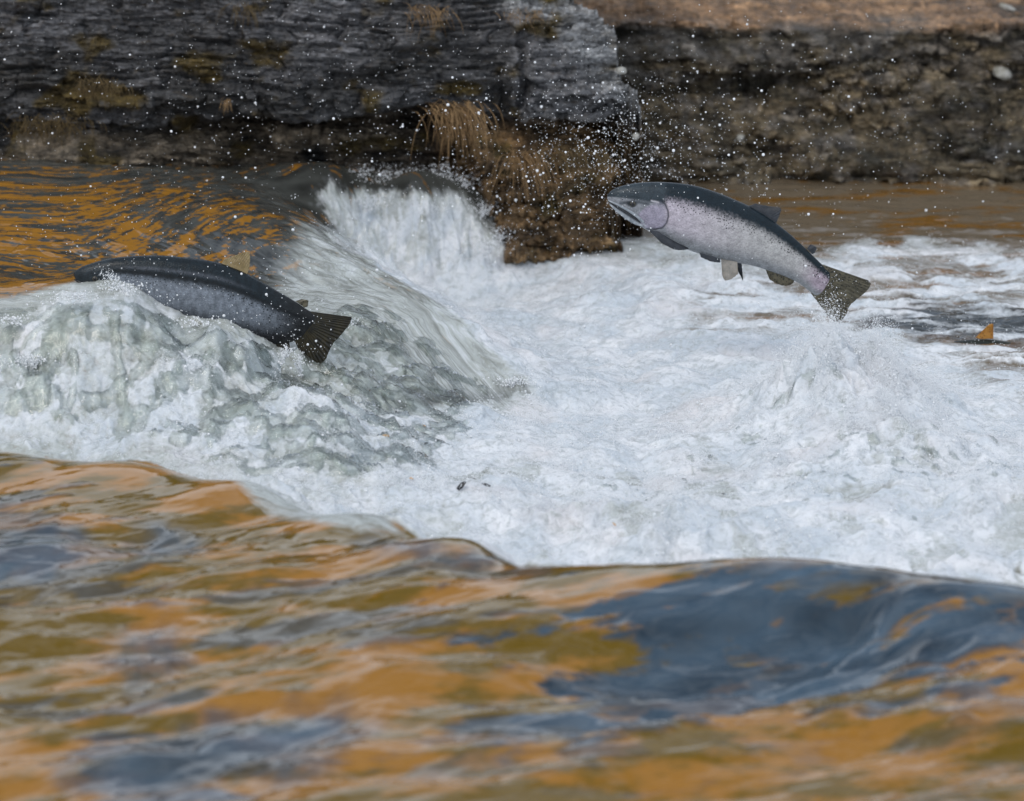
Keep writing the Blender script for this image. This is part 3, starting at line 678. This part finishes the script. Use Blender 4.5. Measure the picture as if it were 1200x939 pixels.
M_TAIL2 = mat_fin('dark_tail_fin_skin', (.010, .009, .005), (.034, .027, .011), .9)
M_FIND = mat_fin('dark_fin_skin', (.022, .027, .034), (.05, .055, .065), .3)
M_FINP = mat_fin('pale_fin_skin', (.20, .19, .17), (.34, .31, .27), .15)
M_FINO = mat_fin('orange_fin_skin', (.34, .14, .02), (.48, .24, .05), .45)
M_FINY = mat_fin('yellow_brown_fin_skin', (.22, .16, .07), (.36, .28, .15), .2)

class Fish:
    def __init__(s, name, label, zoom, y, group, bend=0.0):
        s.z = zoom; s.y = y; s.c = s.w(600, 260); s.root = empty(name, s.c); tag(s.root, label, 'fish', group)
    def w(s, X, Zz):                                   # zoomed-photo measure -> point in the fish's plane
        return at_y(s.z[0] + X * s.z[2], s.z[1] + Zz * s.z[2], s.y)
    def loc(s, X, Zz, dy=0):
        p = s.w(X, Zz) - s.c; p[1] += dy; return p
    def locs(s, XZ):
        sh = XZ.shape[:-1]; q = XZ.reshape(-1, 2); px = s.z[0] + q[:, 0] * s.z[2]; py = s.z[1] + q[:, 1] * s.z[2]
        a = (px - 600) / F; b = -(py - 469.5) / F; t = (s.y - CY) / (CP + b * SP)
        return np.stack([a * t - s.c[0], 0 * a, CZ + (-SP + b * CP) * t - s.c[2]], -1).reshape(*sh, 3)
    def body(s, T, B, wf, paint, mat, gill=None, mouth=None, nst=420, nr=168):
        T = cr(T, nst); B = cr(B, nst); s.T, s.B = T, B
        u = np.linspace(0, 1, nst); W = np.interp(u, *zip(*wf))
        c = (T + B) / 2; h = (T - B) / 2; hl = np.linalg.norm(h, axis=1)
        rnd = np.sqrt(np.clip(1 - (1 - np.clip(u / .035, 0, 1)) ** 2, 0, 1)) * np.sqrt(np.clip(1 - np.clip((u - .955) / .0455, 0, 1) ** 2, 0, 1)); rnd[0] = .02; rnd[-1] = .02
        th = np.linspace(0, 2 * np.pi, nr, endpoint=False)
        XZ = c[:, None, :] + h[:, None, :] * np.cos(th)[None, :, None] * rnd[:, None, None]
        side = np.sign(np.sin(th)) * np.abs(np.sin(th)) ** .92
        half = (hl * W * s.z[2] / F * (s.y - CY) * 1.0)
        Yy = -side[None, :] * half[:, None] * rnd[:, None]
        mul = np.ones_like(Yy)
        if gill is not None:
            g = pl_dist(XZ[..., 0], XZ[..., 1], gill); gi = poly_sd(XZ[..., 0], XZ[..., 1], gill + [(230, 215), (235, 190)] if True else gill)
            mul -= .10 * np.exp(-(g / 4.5) ** 2); mul += .035 * sst(-3, 3, gi) 
        if mouth is not None:
            g = pl_dist(XZ[..., 0], XZ[..., 1], mouth); mul -= .35 * np.exp(-(g / 3.5) ** 2)
        Pn = s.locs(XZ); Pn[..., 1] = Yy * mul; s.half = half; s.u = u; s.c2 = c
        V = Pn.reshape(-1, 3); Fq = grid_faces(nst, nr, True)
        me = mesh_np('body', V, Fq)
        frac = (1 - np.cos(th))[None, :] / 2 + 0 * Yy              # 0 at back, 1 at belly
        colr, sp = paint(XZ[..., 0], XZ[..., 1], frac, u[:, None] + 0 * Yy)
        attr(me, 'skin', np.clip(colr, .004, .9).reshape(-1, 3)); attrf(me, 'spots', sp.ravel())
        return link('body', me, mat, s.root)
    def side_y(s, X, Zz, out=0):
        """y of the near flank at a measured point"""
        k = int(np.argmin(np.hypot(*(s.c2 - np.array([X, Zz])).T))); h = np.linalg.norm(s.T[k] - s.B[k]) / 2
        d = min(np.linalg.norm(s.c2[k] - np.array([X, Zz])) / h, .99)
        return -s.half[k] * math.sqrt(1 - d * d) - out
    def fin(s, name, root, outer, mat, y0=0, y1=0, thick=.0022, rays=14, nu=60, nv=28, curl=0, parent=None, jag=1.5, label=None):
        r = cr(root, nu); o = cr(outer, nu); v = np.linspace(0, 1, nv)
        jg = jag * perlin(np.linspace(0, rays * .8, nu), np.zeros(nu), len(name) + int(abs(o[0, 0])))
        dirv = (o - r) / (np.linalg.norm(o - r, axis=1)[:, None] + 1e-6); o = o + dirv * jg[:, None] * 2
        XZ = r[:, None, :] * (1 - v)[None, :, None] + o[:, None, :] * v[None, :, None]
        Pn = s.locs(XZ); uu = np.linspace(0, 1, nu)[:, None]
        yy = y0 + (y1 - y0) * v[None, :] + curl * np.sin(uu * np.pi * 2) * v[None, :] ** 1.5 * .5 + .0013 * np.sin(uu * rays * 2 * np.pi) * v[None, :]
        t = thick * (1 - .75 * v)[None, :] * (.35 + .65 * np.sin(np.pi * np.clip(uu, .03, .97)))
        A = Pn.copy(); A[..., 1] = yy - t; Bq = Pn.copy(); Bq[..., 1] = yy + t
        n_ = nu * nv; f = grid_faces(nu, nv); fb = f[:, ::-1] + n_
        idx = np.arange(n_).reshape(nu, nv); e = []
        for ring in (idx[:, 0], idx[:, -1][::-1], idx[0, :][::-1], idx[-1, :]):
            for a, b in zip(ring[:-1], ring[1:]): e.append((a, b, b + n_, a + n_))
        me = mesh_np(name, np.concatenate([A.reshape(-1, 3), Bq.reshape(-1, 3)]), np.concatenate([f, fb, np.array(e)]))
        ob = link(name, me, mat, parent or s.root)
        return tag(ob, label) if label else ob
    def ball(s, name, X, Zz, r, out, mat, parent=None, flat=.6):
        import bmesh
        bm = bmesh.new(); bmesh.ops.create_uvsphere(bm, u_segments=32, v_segments=18, radius=r)
        for v in bm.verts: v.co.y *= flat
        me = bpy.data.meshes.new(name); bm.to_mesh(me); bm.free()
        for p in me.polygons: p.use_smooth = True
        o = link(name, me, mat, parent or s.root); p = s.loc(X, Zz); p[1] = s.side_y(X, Zz, out)
        if parent: p = p - np.array(parent.location)
        o.location = p; return o
    def strip(s, name, pts, rad, mat, out=0.0, n=60, flat=.5, parent=None, label=None):
        """tapered bar lying along the near flank"""
        c = cr(pts, n); rr = np.interp(np.linspace(0, 1, n), np.linspace(0, 1, len(rad)), rad) * s.z[2] / F * (s.y - CY); m = 14
        cen = s.locs(c); yy = np.array([s.side_y(*q) for q in c]) - out; cen[:, 1] = yy
        d = np.gradient(cen, axis=0); d /= np.linalg.norm(d, axis=1)[:, None]; up_ = np.cross(d, np.array([0, 1, 0])); up_ /= np.linalg.norm(up_, axis=1)[:, None]
        th = np.linspace(0, 2 * np.pi, m, endpoint=False)
        V = cen[:, None] + up_[:, None] * (np.cos(th)[None, :, None] * rr[:, None, None]) + np.array([0, 1, 0]) * (np.sin(th)[None, :, None] * rr[:, None, None] * flat)
        me = mesh_np(name, V.reshape(-1, 3), grid_faces(n, m, True)); ob = link(name, me, mat, parent or s.root)
        return tag(ob, label) if label else ob

def lerp3(a, b, t): return np.asarray(a) * (1 - t[..., None]) + np.asarray(b) * t[..., None]
GILL = [(295, 165), (312, 178), (322, 200), (325, 222), (318, 248), (302, 268), (275, 274), (245, 274)]
def paint_silver(X, Zz, f, u):
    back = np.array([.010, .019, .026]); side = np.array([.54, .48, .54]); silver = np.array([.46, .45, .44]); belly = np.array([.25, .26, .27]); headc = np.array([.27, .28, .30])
    line = .30 - .06 * u + .02 * perlin(X * .05, Zz * .05, 3)
    t = sst(-.10, .09, f - line + .05 * fbm(X * .10, Zz * .13, 4, 9)); sidec = lerp3(side, silver, sst(.25, .7, u)); sidec = lerp3(sidec, np.array([.40, .33, .38]) * np.ones(3), sst(.8, .95, u))
    c = lerp3(back, sidec, t)
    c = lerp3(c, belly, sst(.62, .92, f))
    gi = sst(-4, 4, poly_sd(X, Zz, GILL + [(225, 255), (215, 215), (240, 190)]))
    hd = sst(330, 300, X + 0 * Zz)
    ch = lerp3(np.array([.035, .048, .058]), headc, sst(.34, .44, f)); ch = lerp3(ch, np.array([.36, .33, .40]), gi * sst(.3, .5, f))
    c = lerp3(c, ch, hd)
    g = pl_dist(X, Zz, GILL); c = lerp3(c, np.array([.03, .035, .045]), .9 * np.exp(-(g / 3.0) ** 2))
    g2 = pl_dist(X, Zz, [(150, 178), (190, 172), (215, 172), (250, 178)]); c = lerp3(c, np.array([.03, .04, .05]), .8 * np.exp(-(g2 / 6) ** 2))
    ge = np.hypot((X - 190) / 20, (Zz - 179) / 11); c = lerp3(c, np.array([.02, .025, .03]), .9 * sst(1.3, .6, ge))
    gm = pl_dist(X, Zz, [(150, 190), (190, 212), (225, 240), (240, 262)]); c = lerp3(c, np.array([.50, .52, .54]), .7 * np.exp(-(gm / 3.5) ** 2))
    g3 = pl_dist(X, Zz, [(262, 166), (288, 172)]); c = lerp3(c, np.array([.65, .62, .66]), .8 * np.exp(-(g3 / 3) ** 2))
    c = c * (1 + .30 * fbm(X * .035, Zz * .05, 4, 7))[..., None]
    sp = 1.1 * np.exp(-((f - line - .03) / .10) ** 2) + .12 * sst(.6, .3, f) + .7 * sst(.75, 1, u) * sst(.75, .3, f)
    sp = sp * sst(.26, .36, u) + .25 * np.exp(-((f - .42) / .12) ** 2) * sst(.3, .22, u)
    return c, np.clip(sp, 0, 1)
f1 = Fish('salmon', 'silvery-lilac salmon leaping clear of the foam on the right, heading left', (680, 180, 1 / 3.158), .30, 'salmon leaping up the fall')
T1 = [(100, 152), (122, 133), (160, 119), (215, 109), (285, 106), (360, 110), (430, 121), (500, 142), (570, 170), (635, 200), (700, 240), (760, 285), (815, 333), (865, 382), (905, 420), (945, 447)]
B1 = [(100, 168), (118, 196), (150, 222), (195, 252), (245, 282), (310, 315), (372, 345), (435, 369), (500, 388), (570, 402), (640, 416), (705, 436), (765, 458), (812, 482), (850, 512), (885, 545)]
f1.body(T1, B1, [(0, .62), (.12, .60), (.3, .50), (.6, .47), (.85, .36), (1, .16)], paint_silver, M_SKIN, GILL, None)
f1.strip('mouth', [(104, 176), (130, 190), (165, 210), (200, 232), (222, 250)], [2, 5, 6, 6, 2], M_GUM, .0006)
f1.strip('upper_jaw', [(103, 171), (135, 183), (170, 200), (205, 222), (232, 246)], [2, 3.5, 4.5, 5.5, 4], M_JAW, .0022)
f1.strip('lower_jaw', [(108, 183), (135, 205), (170, 230), (205, 252), (232, 262)], [3, 7, 9, 8, 3], M_JAW, .001)
e = f1.ball('eye', 193, 180, .0076, .0002, M_EYE, flat=.55); f1.ball('pupil', 192, 180, .0056, .0026, M_PUPIL, parent=e, flat=.6)
def tailset(fs, mat, root, outer, **k): return fs.fin('tail_fin', root, outer, mat, nu=110, nv=60, rays=22, curl=.012, thick=.006, **k)
tailset(f1, M_TAIL, [(893, 410), (905, 435), (905, 470), (895, 490), (875, 510), (852, 515)], [(1066, 470), (1075, 486), (1060, 512), (1025, 540), (998, 562), (985, 590), (965, 616), (937, 620), (925, 612)])
f1.fin('dorsal_fin', [(618, 196), (650, 212), (685, 234), (722, 262)], [(648, 186), (700, 196), (742, 204), (728, 252)], M_FIND, thick=.003)
f1.fin('adipose_fin', [(838, 352), (848, 362), (858, 372)], [(852, 336), (874, 348), (866, 370)], M_FIND, thick=.003, rays=2)
f1.fin('pectoral_fin', [(250, 275), (270, 279), (292, 285), (300, 296)], [(300, 322), (350, 345), (392, 345), (398, 338)], M_FIND, y0=f1.side_y(270, 262, .0), y1=f1.side_y(350, 310, .012), thick=.003)
f1.fin('pelvic_fin', [(520, 384), (540, 390), (565, 394), (580, 396)], [(523, 440), (534, 460), (562, 452), (582, 436)], M_FINP, y0=-.012, y1=-.03, thick=.002)
f1.fin('pelvic_fin', [(566, 400), (578, 404), (590, 406), (598, 408)], [(590, 452), (598, 465), (603, 477), (604, 470)], M_FIND, y0=.012, y1=.02, thick=.002)
f1.fin('pelvic_fin', [(440, 360), (465, 368), (490, 375), (515, 382)], [(445, 378), (470, 388), (495, 395), (518, 398)], M_FIND, y0=-.02, y1=-.022, thick=.002)
f1.fin('anal_fin', [(682, 420), (720, 432), (760, 443), (800, 452)], [(700, 466), (730, 483), (765, 490), (788, 480)], M_TAIL, thick=.002)

def paint_dark(X, Zz, f, u):
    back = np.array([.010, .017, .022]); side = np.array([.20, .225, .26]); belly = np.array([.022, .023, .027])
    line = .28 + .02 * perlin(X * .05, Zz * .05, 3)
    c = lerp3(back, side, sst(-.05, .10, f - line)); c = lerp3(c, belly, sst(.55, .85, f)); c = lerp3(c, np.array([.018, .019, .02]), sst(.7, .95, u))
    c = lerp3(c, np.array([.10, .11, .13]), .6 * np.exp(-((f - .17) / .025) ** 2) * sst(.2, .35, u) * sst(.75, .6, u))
    c = lerp3(c, np.array([.022, .03, .036]), sst(240, 190, X))
    c = c * (1 + .5 * fbm(X * .05, Zz * .04, 5, 17, .65))[..., None]
    c = lerp3(c, np.array([.006, .008, .010]), .85 * np.exp(-((f - line + .03 + .02 * fbm(X * .09, Zz * .09, 3, 19)) / .035) ** 2) * sst(.16, .26, u))
    sp = .95 * np.exp(-((f - line) / .09) ** 2) + .55 * sst(.6, .9, u) + .15
    return c, np.clip(sp, 0, 1)
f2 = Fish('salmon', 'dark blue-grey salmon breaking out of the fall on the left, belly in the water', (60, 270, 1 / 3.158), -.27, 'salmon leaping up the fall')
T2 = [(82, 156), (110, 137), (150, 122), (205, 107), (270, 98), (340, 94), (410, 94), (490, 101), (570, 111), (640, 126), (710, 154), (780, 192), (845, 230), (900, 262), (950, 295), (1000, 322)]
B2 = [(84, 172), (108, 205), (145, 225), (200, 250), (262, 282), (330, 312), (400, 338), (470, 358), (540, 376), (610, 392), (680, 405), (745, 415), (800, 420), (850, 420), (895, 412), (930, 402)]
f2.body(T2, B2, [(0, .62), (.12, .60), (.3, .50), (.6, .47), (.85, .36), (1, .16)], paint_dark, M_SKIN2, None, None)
f2.strip('mouth', [(86, 180), (115, 192), (145, 206), (172, 215)], [2, 5, 5, 2], M_PUPIL, .0005)
f2.strip('lower_jaw', [(92, 192), (115, 208), (145, 222), (175, 228)], [3, 6, 7, 4], M_GUM, .001)
e = f2.ball('eye', 165, 172, .0065, .0002, M_EYE, flat=.55); f2.ball('pupil', 165, 172, .0042, .0022, M_PUPIL, parent=e, flat=.6)
tailset(f2, M_TAIL2, [(955, 300), (962, 325), (955, 350), (945, 370), (925, 385), (895, 398)], [(1112, 321), (1106, 345), (1078, 382), (1040, 425), (1012, 480), (975, 512), (955, 521)])
f2.fin('dorsal_fin', [(628, 126), (655, 134), (690, 146), (725, 162)], [(640, 108), (685, 92), (732, 82), (734, 140)], M_FINY, thick=.0025)
f2.fin('adipose_fin', [(905, 262), (920, 272), (938, 286)], [(925, 255), (950, 260), (948, 282)], M_TAIL, thick=.003, rays=2)
f2.fin('anal_fin', [(780, 400), (815, 410), (850, 412), (880, 405)], [(800, 440), (830, 468), (860, 475), (885, 440)], M_TAIL2, thick=.0025)

# third fish, nearly under water at the right
def paint_green(X, Zz, f, u):
    c = lerp3(np.array([.022, .027, .022]), np.array([.10, .10, .085]), sst(.25, .5, f)); return c, .7 * sst(.6, .2, f)
p3 = at_z(1150, 402, .0)
f3 = Fish('salmon', 'submerged salmon at right edge showing only its dark back and orange fin', (0, 0, 1), float(p3[1]), 'salmon leaping up the fall')
f3.c = f3.w(1150, 402); f3.root.location = f3.c
T3 = [(1058, 418), (1075, 410), (1100, 403), (1130, 399), (1160, 398), (1190, 402), (1220, 404), (1250, 411), (1275, 417)]
B3 = [(1058, 419), (1075, 433), (1100, 445), (1130, 451), (1160, 450), (1190, 445), (1220, 437), (1250, 429), (1275, 425)]
f3.body(T3, B3, [(0, .6), (.15, .6), (.5, .5), (.85, .36), (1, .2)], paint_green, M_SKIN2, nst=160, nr=80)
f3.fin('dorsal_fin', [(1143, 396), (1150, 397), (1157, 397), (1164, 397)], [(1148, 391), (1154, 385), (1160, 380), (1164, 380)], M_FINO, thick=.003, rays=8, jag=.3)
f3.fin('tail_fin', [(1272, 416), (1277, 419), (1277, 423), (1272, 426)], [(1305, 400), (1299, 413), (1299, 428), (1305, 442)], M_TAIL2, thick=.004, jag=.4)

# ------------------------------------------------------------------ small things in the foam
def scrap(px, py, ln, rot, mat, name, label, cat, group, sc=(1, .5, .45), seed=3):
    p = at_z(px, py, .03)
    for _ in range(4): h = float(water_h(p[0], p[1])); p = at_z(px, py, h)
    o = tag(link(name, lump_mesh(name, (ln * sc[0], ln * sc[1], ln * sc[2]), seed, 3, 1.2), mat, loc=p + np.array([0, -.004, .006])), label, cat, group); o.rotation_euler = (0, rot, .2); return o
scrap(540, 572, .017, -.85, M_DEBRIS, 'debris', 'black sliver of debris poking from the foam, the left one of two', 'debris', 'black slivers in the foam', (1, .5, .32), 5)
scrap(566, 571, .018, .1, M_DEBRIS, 'debris', 'black flat sliver of debris in the foam, the right one of two', 'debris', 'black slivers in the foam', (1, .5, .22), 6)
for i, (px, py, l, lab) in enumerate(((452, 513, .011, 'orange fleck on the foam below the glassy tongue of water'), (482, 563, .006, 'tiny brown fleck in the foam left of the black slivers'), (497, 501, .005, 'tiny tan fleck in the foam near the foot of the glassy tongue'),
        (730, 587, .005, 'tiny orange fleck in the foam left of the big boil'), (720, 617, .006, 'tiny tan fleck near the front edge of the foam'), (296, 479, .006, 'tan fleck on the near fall below the dark salmon'))):
    scrap(px, py, l, .2 * i, M_FLECK, 'orange_fleck', lab, 'fleck', 'orange-tan flecks in the foam', (1, .7, .35), 20 + i)  # small orange-tan flecks set on the foam

# ------------------------------------------------------------------ spray
ICO_V = []
_t = (1 + 5 ** .5) / 2
for a, b in ((-1, _t), (1, _t), (-1, -_t), (1, -_t)): ICO_V.append((a, b, 0))
for a, b in ((-1, _t), (1, _t), (-1, -_t), (1, -_t)): ICO_V.append((0, a, b))
for a, b in ((_t, -1), (_t, 1), (-_t, -1), (-_t, 1)): ICO_V.append((a, 0, b))
ICO_V = np.array(ICO_V); ICO_V /= np.linalg.norm(ICO_V[0])
ICO_F = np.array([(0, 11, 5), (0, 5, 1), (0, 1, 7), (0, 7, 10), (0, 10, 11), (1, 5, 9), (5, 11, 4), (11, 10, 2), (10, 7, 6), (7, 1, 8), (3, 9, 4), (3, 4, 2), (3, 2, 6), (3, 6, 8), (3, 8, 9), (4, 9, 5), (2, 4, 11), (6, 2, 10), (8, 6, 7), (9, 8, 1)])
def drops(name, C, r, rs, stretch=.35):
    n = len(C); S = np.ones((n, 1, 3)) * r[:, None, None]; S[:, 0, 2] *= 1 + stretch * rs.rand(n); S[:, 0, 0] *= 1 + stretch * .6 * rs.rand(n)
    V = C[:, None, :] + ICO_V[None] * S
    Fc = (ICO_F[None] + (np.arange(n) * 12)[:, None, None])
    return mesh_np(name, V.reshape(-1, 3), Fc.reshape(-1, 3))
rs = np.random.RandomState(99)
# drops thrown up off the foam
wgt = (foam * (np.abs(GX) < 1.75) * (GY > -2.2) * (GY < 2.2)).ravel() * np.clip(sst(.45, 1.1, billow(GX * 7, GY * 6, 3, 701)).ravel(), .06, 1)
wgt *= (.25 + sst(.02, .12, (H - B0)).ravel() * 6 + 1.0 * sst(400, 520, PY).ravel())
wgt /= wgt.sum(); N = 170000
idx = rs.choice(wgt.size, N, p=wgt); C = V[idx].copy()
C[:, 0] += rs.randn(N) * .004; C[:, 1] += rs.randn(N) * .004; C[:, 2] += .001 + rs.exponential(.011, N) * (1 + 1.4 * sst(.03, .14, (H - B0)).ravel()[idx])
r = .0005 + .0009 * rs.rand(N) ** 3 + .0024 * (rs.rand(N) > .985) * rs.rand(N)
tag(link('spray', drops('spray', C, r, rs), M_DROP), 'white spray drops thrown up off the foam', 'spray', kind='stuff')
def jet(px, py, y, n, vx, vz, sx, t1, seed, big=1.0):
    q = np.random.RandomState(seed); p0 = at_y(px, py, y); t = t1 * q.rand(n) ** .8
    a = vx + sx * q.randn(n); b = vz * (.6 + .5 * q.rand(n)); cc = .15 * q.randn(n)
    Cj = p0 + np.stack([a * t, cc * t, b * t - 4.9 * t * t], -1) + q.randn(n, 3) * .003
    return Cj, big * (.0007 + .0022 * q.rand(n) ** 3) * (1.2 - .5 * t / t1)
JT = [jet(px_, py_, yy_, 420, .15, v_, .35, t_, 40 + i_, .85) for i_, (px_, py_, yy_, v_, t_) in enumerate(((385, 226, 1.75, .9, .12), (415, 222, 1.8, 1.1, .13), (450, 225, 1.8, 1.2, .14), (480, 222, 1.8, 1.1, .13), (512, 222, 1.8, 1.2, .14), (540, 226, 1.8, 1.0, .14), (565, 255, 1.75, 1.0, .14), (585, 285, 1.7, 1.0, .14), (430, 250, 1.7, 1.0, .12), (500, 260, 1.7, 1.1, .14)))] + [jet(150, 345, -.36, 380, -.62, 1.05, .09, .10, 1, .8), jet(150, 345, -.42, 260, -.2, .7, .5, .12, 2), jet(95, 352, -.42, 260, -.4, .6, .5, .12, 3), jet(230, 382, -.42, 200, .1, .6, .6, .12, 4), jet(330, 425, -.40, 260, .2, .9, .12, .09, 5), jet(352, 440, -.37, 260, -.05, 1.0, .08, .09, 6),
      jet(400, 385, -.2, 160, .3, .7, .3, .1, 7), jet(600, 455, -.02, 500, .1, .7, .4, .10, 8), jet(570, 300, 1.6, 500, .1, 1.0, .35, .13, 9), jet(960, 420, -.1, 900, .0, .9, .5, .12, 10), jet(1050, 450, -.2, 700, .1, .9, .5, .12, 11), 
      jet(40, 430, -.5, 600, -.1, .7, .35, .10, 13), jet(450, 470, -.2, 500, .1, .6, .5, .10, 14), jet(480, 245, 1.75, 700, .2, .7, .5, .12, 15), jet(900, 520, -.4, 800, -.1, .8, .5, .11, 16), jet(1130, 560, -.6, 600, .1, .8, .5, .11, 17), jet(20, 380, -.4, 300, -.2, .6, .4, .1, 18)]
tag(link('spray', drops('spray', np.concatenate([j[0] for j in JT]), np.concatenate([j[1] for j in JT]), rs, .5), M_DROP), 'short jets of drops shooting up from the broken water', 'spray', kind='stuff')
# drops hanging in the air in front of the banks
def cloud(n, cx_, cy_, sx, sy, y0, y1):
    px = cx_ + sx * rs.randn(n); py = cy_ + sy * rs.randn(n); y = y0 + (y1 - y0) * rs.rand(n)
    q = np.array([at_y(a, b, c) for a, b, c in zip(px, py, y)]); return q
parts = [cloud(900, 720, 190, 45, 38, -.1, 1.2), cloud(700, 720, 185, 90, 60, .1, 1.4), cloud(900, 800, 175, 170, 60, .1, 1.5), cloud(900, 600, 150, 200, 70, .0, 1.4), cloud(900, 250, 110, 220, 70, -.2, 1.3), cloud(420, 230, 350, 120, 50, -.6, -.3), cloud(160, 345, 405, 25, 25, -.5, -.33), cloud(350, 900, 350, 160, 60, .0, 1.0),
         cloud(380, 1000, 120, 160, 80, .4, 1.6), cloud(260, 560, 260, 60, 35, .9, 1.5), cloud(200, 150, 260, 120, 50, -.2, .6), cloud(160, 1020, 430, 90, 50, -.2, .2)]
C = np.concatenate(parts); n = len(C)
hz = water_h(C[:, 0], C[:, 1]); C = C[C[:, 2] > hz + .01]; n = len(C)
r = .0006 + .0012 * rs.rand(n) ** 2.5 + .0032 * (rs.rand(n) > .92) * rs.rand(n) ** 1.8
tag(link('spray', drops('spray', C, r, rs, .15), M_DROP), 'fine water drops hanging in the air above the fall', 'spray', kind='stuff')
print('verts water', len(V))
